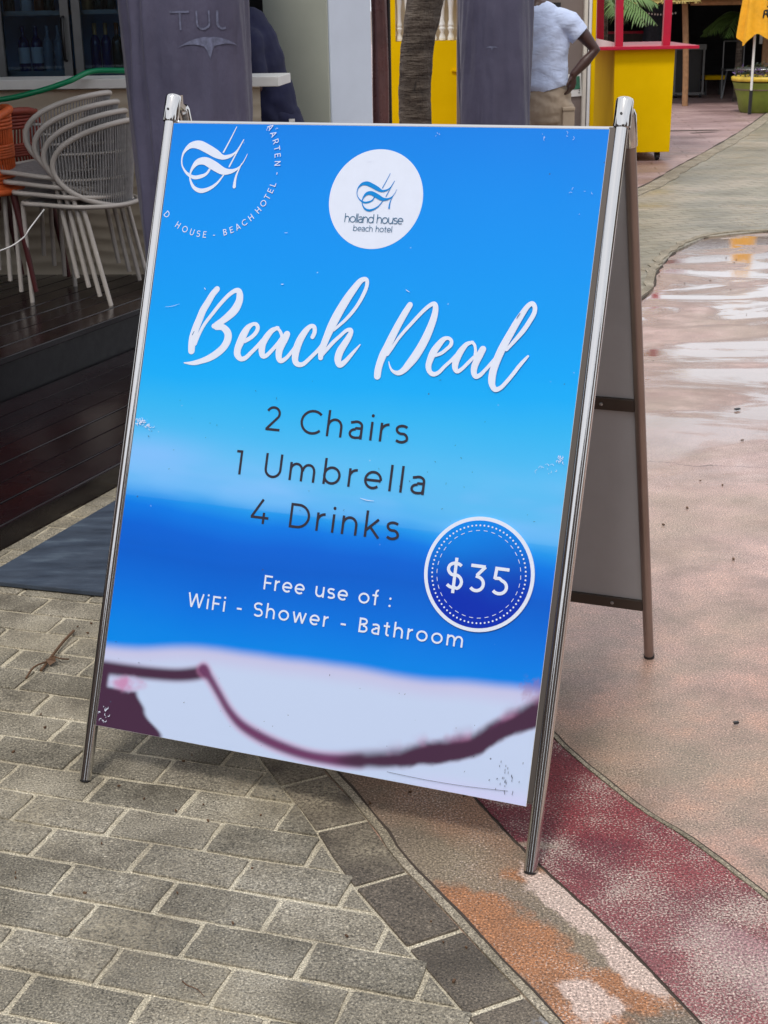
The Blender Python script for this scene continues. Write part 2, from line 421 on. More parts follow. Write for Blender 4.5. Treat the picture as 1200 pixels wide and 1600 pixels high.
def poly(pts, y):                       # x of a polyline (given far to near) at y
    for (x0, y0), (x1, y1) in zip(pts, pts[1:]):
        if y1 <= y <= y0: return x0+(x1-x0)*(y0-y)/(y0-y1)
    return pts[0][0] if y > pts[0][1] else pts[-1][0]
E0 = smooth([(-.62, 5.4), (-.52, 4.7), (-.44, 4.0), (-.34, 3.35), (-.235, 2.95), (-.138, 2.709), (-.062, 2.547), (.012, 2.354), (.099, 2.179), (.245, 1.887), (.40, 1.56), (.60, 1.1)], 4)
S2 = smooth([(-.3, 5.4), (-.23, 4.7), (-.14, 4.0), (-.03, 3.3), (.08, 2.83), (.17, 2.581), (.263, 2.356), (.373, 2.133), (.479, 1.88), (.62, 1.52), (.80, 1.1)], 4)
S1 = smooth([(-.05, 5.4), (.0, 4.7), (.08, 4.0), (.18, 3.4), (.29, 3.02), (.356, 2.855), (.397, 2.744), (.496, 2.532), (.573, 2.412), (.670, 2.219), (.90, 1.75), (1.2, 1.1)], 4)

# large pink concrete sheet, a few millimetres below the bands
ys = [1.0+i*.5 for i in range(24)]
rows = []
EB = [(-.2, 5.0), (.7, 6.3), (1.415, 7.75), (1.62, 8.5), (1.84, 9.15), (2.17, 9.74), (2.64, 9.95), (4.0, 9.9), (9.0, 9.6)]
pinkp = [(-.9, 1.0), (9, 1.0), (9, 9.62), (4.0, 9.92), (2.64, 9.97), (2.17, 9.77), (1.84, 9.17), (1.62, 8.52), (1.415, 7.78), (.7, 6.33), (-.2, 5.03), (-.9, 5.03)]
m = MB(); m.add([(x, y, -.004) for x, y in pinkp], [tuple(range(len(pinkp)))])
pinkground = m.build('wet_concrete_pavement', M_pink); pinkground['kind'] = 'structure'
# green grey stamped concrete slab between the two curved edges, 1 cm proud
EA = [(-2.0, 5.0), (-.3, 7.6), (1.3, 10.6), (2.222, 12.47), (2.826, 13.98), (3.469, 15.55), (4.33, 17.76), (5.2, 20.14), (6.4, 23.5)]
slab = [(9, 9.6), (9, 40), (9.2, 40)]
gp = EB + [(16, 9.6), (16, 24)] + EA[::-1]
m = MB(); m.prism(gp, -.02, .006)
gs = m.build('green_grey_concrete_path', M_green); gs['kind'] = 'structure'
# light edge strip along its near edge
def ribbon2d(pts, wdt, z0, z1, name, mat, side=1, jitter=.0):
    m = MB(); L = []; Rr = []
    for i, p in enumerate(pts):
        a = pts[max(i-1, 0)]; b = pts[min(i+1, len(pts)-1)]
        t = Vector((b[0]-a[0], b[1]-a[1])); t.normalize(); nn = Vector((-t.y, t.x))*side
        j = nse(p[0], p[1], 9, 3.3)*jitter
        L.append((p[0]+nn.x*j, p[1]+nn.y*j)); Rr.append((p[0]+nn.x*(wdt+j*2), p[1]+nn.y*(wdt+j*2)))
    for i in range(len(pts)-1):
        q = [L[i], L[i+1], Rr[i+1], Rr[i]]
        m.add([(x, y, z1) for x, y in q]+[(x, y, z0) for x, y in q], [(0, 1, 2, 3), (4, 7, 6, 5), (0, 4, 5, 1), (3, 2, 6, 7)])
    o = m.build(name, mat); o['kind'] = 'structure'
    return o
o = ribbon2d(smooth(EB, 8), .05, -.02, .012, 'path_border', M_cement, 1, .02)
o = ribbon2d(smooth(EB, 8), .010, -.03, -.001, 'path_joint', M_groove, -1, .01)
o = ribbon2d(smooth(EA, 8), .14, -.02, .012, 'path_border', M_cement, -1, .02)
o = ribbon2d(smooth(EA, 8), .03, -.03, .007, 'path_joint', M_groove, 1, .01)
rp_ = EA + [(16, 24), (40, 60), (-40, 60), (-40, 5.0)]
m = MB(); m.add([(x, y, -.002) for x, y in rp_], [tuple(range(len(rp_)))])
rose = m.build('rose_concrete_plaza', M_rose); rose['kind'] = 'structure'
m = MB(); m.add([(2.6, 17.93, .003), (4.15, 17.95, .003), (4.0, 18.02, .003), (2.6, 18.03, .003)], [(0, 1, 2, 3)])
m.add([(3.7, 17.6, .003), (4.05, 17.72, .003), (3.95, 17.74, .003), (3.68, 17.64, .003)], [(0, 1, 2, 3)])
m.build('plaza_crack', M_groove)['kind'] = 'structure'

# -------- painted/stained bands
def blob(x, y, cx, cy, rx, ry, ang, soft=.35, s=22, amp=.35, o=0.):
    dx, dy = x-cx, y-cy; c, s_ = math.cos(ang), math.sin(ang)
    u, v = (dx*c+dy*s_)/rx, (-dx*s_+dy*c)/ry
    d = math.sqrt(u*u+v*v)+nse(x, y, s, o)*amp+nse(x, y, s*4, o+5)*amp*.5
    return 1-sst(1-soft, 1+soft*.3, d)
def lin(c): return c[:3]
TAN, OR, PK, GY = lin(rgb(128, 115, 97)), lin(rgb(160, 108, 72)), lin(rgb(190, 168, 156)), lin(rgb(112, 100, 86))
BR = lin(rgb(140, 96, 66))
def w0_(x, y): return clamp(.35+nse(x, y, 7, 2.)*.5)
def w1_(x, y): return clamp(nse(x, y, 8, 12.)*.55+.42+sst(2.5, 1.8, y)*.45+sst(.35, .8, x)*.08)
def strip_col(x, y):
    c = lerp(TAN, GY, clamp(.5+nse(x, y, 5, 1.)*1.1))
    c = lerp(c, lin(rgb(146, 112, 90)), clamp(nse(x, y, 3.2, 7.)*1.6+.25)*sst(2.1, 2.5, y)*.9)
    a = max(blob(x, y, .185, 2.13, .20, .085, math.radians(-50), .3, 16, .3, 2.), blob(x, y, .245, 2.30, .05, .03, 0, .4, 20, .35, 8.),
            blob(x, y, .33, 1.98, .17, .055, math.radians(-20), .3, 18, .4, 4.), blob(x, y, .30, 1.84, .15, .10, math.radians(-55), .3, 18, .4, 14.))
    c = lerp(c, lerp(OR, BR, clamp(nse(x, y, 14, 3.)+.4)), a*.92)
    p = max(blob(x, y, .315, 2.205, .145, .038, math.radians(-58), .16, 26, .3, 6.), blob(x, y, .40, 2.02, .10, .035, math.radians(-62), .2, 26, .35, 9.),
            blob(x, y, .315, 1.93, .07, .045, math.radians(-75), .18, 22, .45, 11.), blob(x, y, .25, 2.45, .05, .03, math.radians(-50), .7, 30, .5, 21.)*.45)
    c = lerp(c, PK, p*.92)
    return c
MA, MA2, WO = lin(rgb(104, 42, 52)), lin(rgb(124, 52, 58)), lin(rgb(150, 128, 124))
def band_col(x, y):
    c = lerp(MA, MA2, clamp(.5+nse(x, y, 6, 1.5)*1.3))
    c = lerp(c, WO, sst(2.5, 1.9, y)*.25)
    c = lerp(c, lin(rgb(170, 140, 142)), blob(x, y, .60, 2.02, .16, .07, math.radians(-50), .5, 14, .5, 31.)*.5)
    c = lerp(c, lin(rgb(140, 128, 110)), blob(x, y, .275, 2.40, .05, .012, math.radians(-8), .4, 30, .4, 33.)*.8)
    return c
def band(name, A, B, ga, gb, mat, colf, y0=1.15, y1=4.9, dy=.008, nx=48, wearf=None):
    rows = []; y = y0
    while y < y1:
        xa, xb = poly(A, y)+ga+nse(0, y, 30, 2.)*.0022, poly(B, y)-gb+nse(3, y, 30, 2.)*.0022
        rows.append([(xa+(xb-xa)*i/nx, y) for i in range(nx+1)])
        y += dy if y < 3.2 else .04
    o = grid_sheet(name, rows, mat, colf, wear=wearf)
    return o
band('stained_concrete_band', E0, S2, .020, .003, M_strip, strip_col, wearf=w0_)
band('maroon_painted_band', S2, S1, .004, .010, M_strip, band_col, nx=56, wearf=w1_)
ribbon2d([p for p in S2 if 1 < p[1] < 5], .008, -.02, -.0015, 'band_joint', M_groove, 1, .0015).location = (-.004, 0, 0)
ribbon2d([p for p in S1 if 1 < p[1] < 5], .0035, -.02, .0012, 'band_joint', M_groove, 1, .002).location = (.002, 0, 0)
ribbon2d([p for p in S1 if 1 < p[1] < 5], .009, -.02, .0015, 'cement_joint', M_cement, 1, .0015).location = (-.008, 0, 0)
ribbon2d([p for p in E0 if 1 < p[1] < 5], .019, -.02, .001, 'cement_joint', M_cement, 1, .003).location = (.002, 0, 0)
ribbon2d([p for p in E0 if 1 < p[1] < 5], .004, -.02, .0025, 'band_joint', M_groove, 1, .003).location = (.020, 0, 0)

# -------- block paving
pave = MB()
pp = [(-3, 1.0), (.62, 1.0)]+[(x, y) for x, y in E0[::-1] if y > 1.0]+[(-3, 5.6)]
pave.add([(x, y, -.0032) for x, y in pp], [tuple(range(len(pp)))])
paving = pave.build('block_pavement', M_sand); paving['kind'] = 'structure'
TH, PU, PV = -.3038, .2067, .1043; OX, OY = -.6828, 2.7224
ct, st = math.cos(TH), math.sin(TH)
def clip(pol, p, nrm):                    # keep the side where (q-p).nrm <= 0
    o = []
    for i in range(len(pol)):
        a, b = pol[i], pol[(i+1) % len(pol)]
        da = (a[0]-p[0])*nrm[0]+(a[1]-p[1])*nrm[1]; db = (b[0]-p[0])*nrm[0]+(b[1]-p[1])*nrm[1]
        if da <= 0: o.append(a)
        if da*db < 0:
            t = da/(da-db); o.append((a[0]+(b[0]-a[0])*t, a[1]+(b[1]-a[1])*t))
    return o
SW = .105                                 # soldier course width
def offs(pts, d):
    r = []
    for i, p in enumerate(pts):
        a = pts[max(i-1, 0)]; b = pts[min(i+1, len(pts)-1)]
        t = Vector((b[0]-a[0], b[1]-a[1])).normalized(); r.append((p[0]+t.y*d, p[1]-t.x*d))
    return r
IN = offs(E0, SW)                         # inner line of the edging (left of E0)
if IN[len(IN)//2][0] > E0[len(E0)//2][0]: IN = offs(E0, -SW)
DK = Vector((.385, .923)).normalized(); DN = Vector((-DK.y, DK.x)); DP = Vector((-1.14, 4.049))   # deck edge line
def in_line_x(y): return poly(IN, y)
pavers = []
def paver_mesh(pol, rng):
    cx = sum(p[0] for p in pol)/len(pol); cy = sum(p[1] for p in pol)/len(pol)
    m = MB(); m.prism([(p[0]-cx, p[1]-cy) for p in pol], -.02, 0)
    me = m.mesh('paver', M_paver, (0, 0, 0), .0035, 2)
    return me, cx, cy
variants = []
for k in range(7):
    r = random.Random(k); L, Wd = PU-.0095, PV-.0085
    j = lambda: r.uniform(-.0022, .0022)
    # corner-chipped outline with slightly wavy sides
    pts = []
    cs = [(-L/2+j(), -Wd/2+j()), (L/2+j(), -Wd/2+j()), (L/2+j(), Wd/2+j()), (-L/2+j(), Wd/2+j())]
    for i in range(4):
        a, b = cs[i], cs[(i+1) % 4]; nseg = 5 if i % 2 == 0 else 3
        for q in range(nseg):
            t = q/nseg; e = 0 if q == 0 else .0021
            pts.append((a[0]+(b[0]-a[0])*t+r.uniform(-e, e), a[1]+(b[1]-a[1])*t+r.uniform(-e, e)))
    m = MB(); m.prism(pts, -.02, 0)
    variants.append(m.mesh('paver', M_paver, (0, 0, 0), .0038, 2))
cnt = 0
for k in range(-22, 18):
    us = -.487*k if False else .487*k
    for j in range(-12, 16):
        u = us+j
        # centre
        a = (u+.5)*PU; b = -(k+.5-1)*PV
        cx, cy = OX+a*ct-b*st, OY+a*st+b*ct
        if not (1.35 < cy < 4.95): continue
        if cx < -.62-(cy-1.3)*.34: continue
        d = DN.dot(Vector((cx, cy))-DP)
        if d > .12: continue
        xin = in_line_x(cy)
        if cx > xin+.16: continue
        rect = [(cx+sx*(PU-.0095)/2*ct-sy*(PV-.0085)/2*st, cy+sx*(PU-.0095)/2*st+sy*(PV-.0085)/2*ct) for sx, sy in ((-1, -1), (1, -1), (1, 1), (-1, 1))]
        # clip against the edging line near here
        ia = (in_line_x(cy+.06), cy+.06); ib = (in_line_x(cy-.06), cy-.06)
        t = Vector((ib[0]-ia[0], ib[1]-ia[1])).normalized(); nr_ = (-t.y, t.x)
        pt = (in_line_x(cy)-.005, cy)
        if nr_[0] < 0: nr_ = (t.y, -t.x)
        cl = clip(rect, pt, nr_)
        cl2 = clip(cl, (DP.x+DN.x*-.004, DP.y+DN.y*-.004), (DN.x, DN.y)) if len(cl) >= 3 else cl
        if len(cl2) < 3: continue
        ar = abs(sum(cl2[i][0]*cl2[(i+1) % len(cl2)][1]-cl2[(i+1) % len(cl2)][0]*cl2[i][1] for i in range(len(cl2))))/2
        if ar < .0007: continue
        full = ar > .985*(PU-.0095)*(PV-.0085)
        rj = random.Random(k*101+j)
        if full:
            me = variants[rj.randrange(7)]; o = bpy.data.objects.new('paver', me)
            o.rotation_euler = (rj.uniform(-.006, .006), rj.uniform(-.006, .006), TH+rj.uniform(-.012, .012)+(PI if rj.random() < .5 else 0))
            px_, py_ = cx, cy
        else:
            me, px_, py_ = paver_mesh(cl2, rj); o = bpy.data.objects.new('paver', me)
        o.location = (px_, py_, rj.uniform(-.0012, .0022)); C.objects.link(o); o.parent = paving; cnt += 1
# edging course
cum = [0]
for a, b in zip(E0, E0[1:]): cum.append(cum[-1]+math.hypot(b[0]-a[0], b[1]-a[1]))
def atlen(pts, s):
    for i in range(len(cum)-1):
        if cum[i+1] >= s:
            t = (s-cum[i])/(cum[i+1]-cum[i]); return (pts[i][0]+(pts[i+1][0]-pts[i][0])*t, pts[i][1]+(pts[i+1][1]-pts[i][1])*t)
    return pts[-1]
s = .03
# joint phase matched to the joint seen at (-.062, 2.547)
tgt = min(range(len(E0)), key=lambda i: abs(E0[i][1]-2.50)); s = cum[tgt] % .2
while s < cum[-1]-.2:
    q = [atlen(E0, s+.004), atlen(E0, s+.1), atlen(E0, s+.196), atlen(IN, s+.196), atlen(IN, s+.1), atlen(IN, s+.004)]
    if 1.3 < q[0][1] < 4.9:
        mx_ = .003
        cx = sum(p[0] for p in q)/6; cy = sum(p[1] for p in q)/6
        m = MB(); m.prism([((p[0]-cx)*.985, (p[1]-cy)*.985) for p in q], -.02, 0)
        o = bpy.data.objects.new('edging_paver', m.mesh('edging_paver', M_soldier, (0, 0, 0), .0038, 2)); C.objects.link(o)
        o.location = (cx, cy, random.uniform(0, .002)); o.parent = paving; cnt += 1
    s += .2
# twig and leaf litter
def twig(name, pts, r, mat, label, cat, group=None):
    m = MB(); p3 = smooth(pts, 4); k = len(p3)
    m.tube(p3, [r*(1-.6*i/k) for i in range(k)], 6)
    o = m.build(name, mat); return tag(o, label, cat, group)
M_twig = plain('dry_twig', rgb(92, 66, 44), .8, var=.3)
M_dead = plain('dead_leaf', rgb(92, 64, 40), .7, var=.3)
t = empty('twig', (-.81, 3.24, .004), 'broken brown twig with a shrivelled leaf lying on the pavers beside the mat', 'twig')
MB().tube(smooth([(-.80, 3.43, .008), (-.812, 3.35, .012), (-.825, 3.27, .008), (-.835, 3.2, .006)], 4), .0035, 6).build('stem', M_twig, t)
m = MB(); m.tube(smooth([(-.823, 3.28, .008), (-.80, 3.25, .014), (-.78, 3.262, .006)], 4), .002, 6)
m.tube(smooth([(-.825, 3.25, .008), (-.85, 3.2, .016), (-.862, 3.16, .005)], 4), .0025, 6); m.build('side_shoot', M_twig, t)
m = MB(); m.add([(-.826, 3.262, .01), (-.812, 3.255, .018), (-.806, 3.238, .012), (-.82, 3.228, .006), (-.832, 3.24, .016)], [(0, 1, 2, 4), (4, 2, 3)]); m.build('leaf', M_dead, t)
twig('dry_stem', [(-.345, 2.005, .004), (-.335, 1.99, .007), (-.318, 1.982, .005), (-.305, 1.965, .004)], .0013, M_dead, 'thin pale dry stem lying on a paver near the bottom left', 'stem')
m = MB(); m.box((0.767, 2.874, .002), (.011, .006, .004), .2)
tag(m.build('wood_chip', M_black), 'small black chip lying on the pink concrete right of the sign', 'chip')
m = MB(); m.box((1.376, 5.454, .003), (.022, .012, .005), .5)
tag(m.build('dark_chip', M_black), 'dark fragment lying in the wet patch far right of the sign', 'chip')
litter = MB(); rl = random.Random(3)
for i in range(60):
    x = rl.uniform(.5, 2.4); y = rl.uniform(2.3, 9)
    s_ = rl.uniform(.002, .006); litter.box((x, y, 0), (s_*2, s_, .003), rl.uniform(0, 3))
for i in range(60):
    x = rl.uniform(-.9, .2); y = rl.uniform(1.8, 3.8); s_ = rl.uniform(.0015, .004); litter.box((x, y, .003), (s_*2, s_, .003), rl.uniform(0, 3))
litter.build('ground_litter', M_twig)['kind'] = 'stuff'

# ================================================================== DECK
def plank_run(parent, name, t0, s0, s1, ztop, count, wdt=.122, thick=.028):
    for i in range(count):
        t = t0+wdt*(i+.5)
        L = s1-s0
        m = MB(); m.box((0, 0, 0), (L, wdt-.006, thick))
        o = bpy.data.objects.new(name, m.mesh(name, M_deck, (0, 0, 0), .0038, 2)); C.objects.link(o); o.parent = parent
        c = DP+DK*((s0+s1)/2)+DN*t
        o.location = (c.x, c.y, ztop-thick/2+random.uniform(-.0012, .0012)); o.rotation_euler = (0, 0, math.atan2(DK.y, DK.x))
M_riser = plain('black_riser_board', (.004, .003, .005, 1), .5, var=.3)
low = MB()
def dpt(s, t): q = DP+DK*s+DN*t; return (q.x, q.y)
low.prism([dpt(-2.2, .012), dpt(3.9, .012), dpt(3.9, .9), dpt(-2.2, .9)], -.02, .038)
lowdeck = low.build('lower_deck', M_dark); lowdeck['kind'] = 'structure'
plank_run(lowdeck, 'deck_plank', .006, -2.2, 3.9, .07, 7, .1245)
m = MB(); m.prism([dpt(-2.2, 0), dpt(3.9, 0), dpt(3.9, .010), dpt(-2.2, .010)], -.01, .066); m.build('fascia_board', M_deck, lowdeck)
up = MB(); up.prism([dpt(-2.2, .90), dpt(3.6, .90), dpt(3.6, 4.5), dpt(-2.2, 4.5)], -.02, .208)
updeck = up.build('raised_deck', M_dark); updeck['kind'] = 'structure'
plank_run(updeck, 'deck_plank', .872, -2.2, 3.62, .24, 28, .1245)
m = MB(); m.prism([dpt(-2.2, .886), dpt(3.6, .886), dpt(3.6, .897), dpt(-2.2, .897)], .04, .209); m.build('riser_board', M_riser, updeck)

# door mat
def gp_(x, y): return (x, y)
mt = MB()


mp2 = [(-1.133, 3.774), (-.415, 3.557), (-.08, 4.39), (-.797, 4.609)]
mt.prism(mp2, 0.004, .018)
tag(mt.build('rubber_mat', M_mat, None, .003), 'dark slate blue rubber mat lying between the pavers and the dark deck', 'mat')

# ================================================================== A-FRAME SIGN
FLv = Vector((-.6288, 2.6725, 0)); PSI = -.3931; AL = .3842
WV = Vector((math.cos(PSI), math.sin(PSI), 0)); NV = Vector((-WV.y, WV.x, 0))
UV_ = NV*math.sin(AL)+Vector((0, 0, math.cos(AL))); NR = WV.cross(UV_)
SWD, SL, SD = .9495, 1.4381, .9995
def S(u, v, off=0.): return FLv+WV*u+UV_*v+NR*off
signroot = empty('a_frame_sign', FLv, 'blue beach deal A-frame board in a chrome tube frame standing on the pavement', 'sign')
R_T = .0125
UL, UR_ = -.0015, .9572
def add_part(mb, name, mat, **k): return mb.build(name, mat, signroot, **k)
Mfr = Matrix((WV, UV_, NR)).transposed()
for u in (UL, UR_):
    m = MB(); m.tube([S(u, .004), S(u, SL-.02)], R_T, 28)
    leg = add_part(m, 'front_leg', M_chrome)
    m = MB(); m.tube([S(u, .0005), S(u, .004)], R_T-.001, 20); m.build('foot_contact_shade', M_black, leg)  # black disc stands in for the dark contact under the tube
# bronze slot channels between the legs and the poster
for u in (.0105, .9415):
    m = MB(); m.box(S(u, (.1275+1.385)/2, .0025), (.012, 1.258, .011), Mfr); add_part(m, 'side_channel', M_bronze, bevel=.001)
for u in (.0095,):
    m = MB(); m.box(S(u, (.1175+1.385)/2, .0075), (.0022, 1.262, .006), Mfr); add_part(m, 'edge_trim', M_chrome)
for v, hh_ in ((.130, .012), (1.3855, .006)):
    m = MB(); m.box(S((UL+UR_)/2, v, -.003), (UR_-UL-.02, hh_, .010), Mfr); add_part(m, 'cross_bar', M_chrome, bevel=.0012)
# rear frame; bars take bronze for the dark interior they reflect
HT = S(0, SL-.055); HT.z = HT.z
topz = 1.312
RT0 = S(0, SL-.03)+NV*.046
def RS(u, t, off=0.):             # rear frame: t = 0 at the foot, 1 at the hinge
    a = FLv+NV*SD+WV*u; b = RT0+WV*u
    p = a+(b-a)*t; d = (b-a).normalized(); nn = WV.cross(d)
    return p+nn*off
rd = (RS(0, 1)-RS(0, 0)).normalized(); RN = WV.cross(rd); RLn = (RS(0, 1)-RS(0, 0)).length
Mrr = Matrix((WV, rd, RN)).transposed()
for u in (UL, UR_):
    m = MB(); m.tube([RS(u, 0), RS(u, .985)], R_T*.95, 18); lg = add_part(m, 'rear_leg', M_rear)
    m = MB(); m.tube([RS(u, -.001), RS(u, .004)], R_T+.0008, 16); m.build('foot_contact_shade', M_black, lg)  # black ring stands in for contact shade at the rear foot
tb, tm, tt = .118, .527, .965
for t in (tb, tm, tt):
    m = MB(); m.box(RS((UL+UR_)/2, t, .0), (UR_-UL-.022, .030, .014), Mrr); b_ = add_part(m, 'rear_cross_bar', M_bronze, bevel=.001)
    if t < .9:
        m = MB(); m.lathe((0, 0, 0), [(.0045, 0), (.004, .0025), (.0015, .0035)], 10)
        for uu in (.075, SWD-.075):
            q = MB(); q.add([RS(uu, t, 0)+Mrr @ Vector(v)+RN*.0065 for v in m.v], m.f); q.build('screw', M_alu, b_)
for t0, t1 in ((tb, tm), (tm, tt)):
    m = MB(); m.box(RS((UL+UR_)/2, (t0+t1)/2, -.001), (UR_-UL-.022, RLn*(t1-t0)-.031, .004), Mrr); add_part(m, 'rear_panel', M_backboard)
# hinge caps
for u in (UL, UR_):
    m = MB()
    fa, fb = S(u, SL-.052), S(u, SL+.004)
    prof = [(fa, R_T+.0035), (fa+UV_*.003, R_T+.0042), (fb-UV_*.006, R_T+.0042), (fb-UV_*.002, R_T+.003), (fb, R_T)]
    m.tube([p for p, r in prof], [r for p, r in prof], 22)
    ra, rb = RS(u, .955), RS(u, 1.0)
    m.bar(fb-UV_*.0105+UV_*0, fb-UV_*.0105+NV*.03, .012, .018, (0, 0, 1))
    m.tube([ra, rb, rb+rd*.008], [R_T+.002, R_T+.002, R_T-.001], 18)
    m.bar(fb-UV_*.026, rb-rd*.012, .012, .026, (1, 0, 0)) if False else m.bar(fb-UV_*.012, rb-rd*.002, .010, .022, tuple(WV))
    cap = add_part(m, 'hinge_cap', M_chrome)
    m = MB(); m.tube([S(u, SL-.03, R_T+.002), S(u, SL-.03, R_T+.0056)], .0026, 10); m.build('screw', M_black, cap)

# ---- printed poster: colour painted per vertex on a fine grid
PU0, PU1, PV0, PV1 = .0119, .9366, .1200, 1.3806
def L3(r, g, b): return (s2l(r), s2l(g), s2l(b))
SKY = [(1.385, L3(0, 118, 232)), (1.25, L3(0, 130, 240)), (1.12, L3(0, 138, 244)), (1.0, L3(0, 146, 246)), (.92, L3(0, 154, 250)), (.86, L3(14, 160, 250)), (.80, L3(52, 168, 246)), (.75, L3(72, 172, 246)),
       (.70, L3(92, 176, 246)), (.655, L3(98, 174, 246)), (.62, L3(84, 166, 246)), (.595, L3(30, 140, 240)), (.57, L3(0, 112, 232)), (.53, L3(0, 92, 216)), (.49, L3(0, 88, 208)), (.44, L3(0, 98, 218)),
       (.39, L3(0, 110, 228)), (.34, L3(0, 122, 234)), (.29, L3(0, 128, 238)), (.1, L3(0, 130, 238))]
SKY = [(a_, (b_[0]*.8, b_[1]*1.06, b_[2]*.90)) for a_, b_ in SKY]
LAV, LAV2, PUR, PUR2, PNK = L3(186, 202, 232), L3(188, 190, 224), L3(68, 42, 66), L3(112, 62, 104), L3(190, 128, 172)
def sdpoly(pts, x, y):                    # distance to polyline with width interpolated: returns (d, w)
    best = (9, 0)
    for (x0, y0, w0), (x1, y1, w1) in zip(pts, pts[1:]):
        dx, dy = x1-x0, y1-y0; t = clamp(((x-x0)*dx+(y-y0)*dy)/(dx*dx+dy*dy+1e-12))
        d = math.hypot(x-x0-dx*t, y-y0-dy*t); w = w0+(w1-w0)*t
        if d-w < best[0]-best[1]: best = (d, w)
    return best
ln1 = smooth([(-.01, .239, .0135), (.06, .241, .0125), (.12, .244, .0120), (.18, .249, .0120), (.22, .257, .0125), (.243, .265, .0125)], 4)
ln2 = smooth([(.243, .270, .011), (.262, .252, .0085), (.285, .226, .0080), (.31, .198, .0085), (.34, .175, .010), (.38, .159, .011), (.43, .1465, .011), (.49, .1385, .0105), (.55, .1395, .011), (.60, .146, .012)], 5)
ln3 = smooth([(.50, .139, .006), (.55, .1405, .0095), (.60, .148, .012), (.68, .164, .016), (.74, .186, .020), (.79, .200, .020), (.83, .217, .019), (.87, .250, .018), (.905, .272, .020), (.95, .300, .024)], 4)
def poster(u, v):
    # sky and sea
    vv = v+nse(u, v, 2.2, 4.)*.018+(u-.5)*-.006
    if .5 < v < .9: vv += (.035*(u-.45) if v < .66 else -.02*(u-.3))
    c = SKY[0][1]
    for (a, ca), (b, cb) in zip(SKY, SKY[1:]):
        if vv <= a and vv >= b: c = lerp(ca, cb, (a-vv)/(a-b)); break
        if vv < b: c = cb
    if .60 < v < .82:                     # soft pale clouds
        k = math.exp(-((v-.655-.05*(u<.2)*.0)/.05)**2)*clamp(.55+nse(u*1.0, v*4, 2.4, 9.)*1.2)
        c = lerp(c, L3(128, 186, 244), clamp(k)*.75)
    if u < .3:
        k = math.exp(-((v-.69)/.035)**2)*sst(.3, .05, u); c = lerp(c, L3(132, 184, 246), k*.7)
    # shore
    top = .283+.03*sst(0, .3, u)+.006*sst(.3, .6, u)+.012*sst(.7, .95, u)+nse(u, 0, 4, 2.)*.004
    k = sst(top+.016, top-.012, v)
    sh = lerp(LAV2, LAV, sst(top-.005, top-.045, v))
    sh = lerp(sh, L3(196, 200, 236), sst(.16, .12, v)*sst(.65, .8, u))
    c = lerp(c, sh, k)
    # far purple line along the left
    for ln, col, soft in ((ln1, PUR, .009), (ln2, PUR2, .011), (ln3, PUR, .009)):
        d, w = sdpoly(ln, u, v)
        if ln is ln3: d += nse(u, v, 26, 1.)*.0035*sst(.6, .7, u); 
        if ln is ln3: soft = .011-.005*sst(.6, .75, u)+(.006 if v > sdtop(u)-w else 0)
        k = 1-sst(w-soft*.8, w+soft, d)
        if ln is ln3: k *= sst(.50, .60, u)
        if k > 0:
            core = 1-sst(w*.3, w, d)
            cc = lerp(PNK if ln is not ln1 else PUR2, col, sst(0, 1, k*1.3-.2+core*.3))
            if ln is ln3: cc = lerp(PUR2, PUR, sst(.1, .7, k))
            if ln is ln2: cc = lerp(cc, PUR, sst(.56, .62, u)*.8+.25*core)
            c = lerp(c, cc, k)
    # feathered reef above the right part of the band
    hz = .0
    if u > .55:
        ty = sdtop(u)
        k = sst(ty+.030, ty, v)*sst(ty-.012, ty-.002, v)*clamp(nse(u, v, 22, 3.)*2+.3)
        c = lerp(c, lerp(PNK, PUR2, clamp(nse(u, v, 30, 8.)+.5)), k*.35*sst(.58, .75, u))
    # tufts
    for (tx, ty_, r_) in ((.922, .333, .024),):
        k = blob(u, v, tx, ty_, r_, r_*.9, .5, .6, 45, .7, 2.); c = lerp(c, lerp(PNK, PUR, .45), k*.4)
    # left corner rock
    kx = .097+.024*sst(.20, .165, v)+.046*sst(.172, .122, v)**1.5+nse(v, 0, 12, 7.)*.003
    k = sst(kx+.007, kx-.007, u)*sst(.207, .197, v)
    c = lerp(c, PUR, k)
    k = sst(.034, .022, u)*sst(.245, .235, v); c = lerp(c, PUR, k)
    k = blob(u, v, .072, .214, .046, .018, .12, .6, 22, .25, 3.); c = lerp(c, lerp(PNK, LAV2, clamp(nse(u, v, 30, 5.)+.2)), k*.9)
    return c
def sdtop(u):
    for (x0, y0, w0), (x1, y1, w1) in zip(ln3, ln3[1:]):
        if x0 <= u <= x1: return y0+w0+(y1+w1-y0-w0)*(u-x0)/(x1-x0+1e-9)
    return ln3[-1][1]
POFF = .0090
nu, nv = 300, 400
def uvmesh(name, fn_col, u0, u1, v0, v1, nu, nv, off, mat, warp=None):
    vs = []; cols = []
    for j in range(nv+1):
        v = v0+(v1-v0)*j/nv
        for i in range(nu+1):
            u = u0+(u1-u0)*i/nu
            z = off+(warp(u, v) if warp else 0)
            vs.append(tuple(S(u, v, z)-FLv)); cols += list(fn_col(u, v))+[1]
    fs = [(j*(nu+1)+i, j*(nu+1)+i+1, (j+1)*(nu+1)+i+1, (j+1)*(nu+1)+i) for j in range(nv) for i in range(nu)]
    me = bpy.data.meshes.new(name); me.from_pydata(vs, [], fs); me.materials.append(mat)
    a = me.color_attributes.new('Col', 'FLOAT_COLOR', 'POINT'); a.data.foreach_set('color', cols); me.update()
    o = bpy.data.objects.new(name, me); C.objects.link(o); o.parent = signroot
    return o
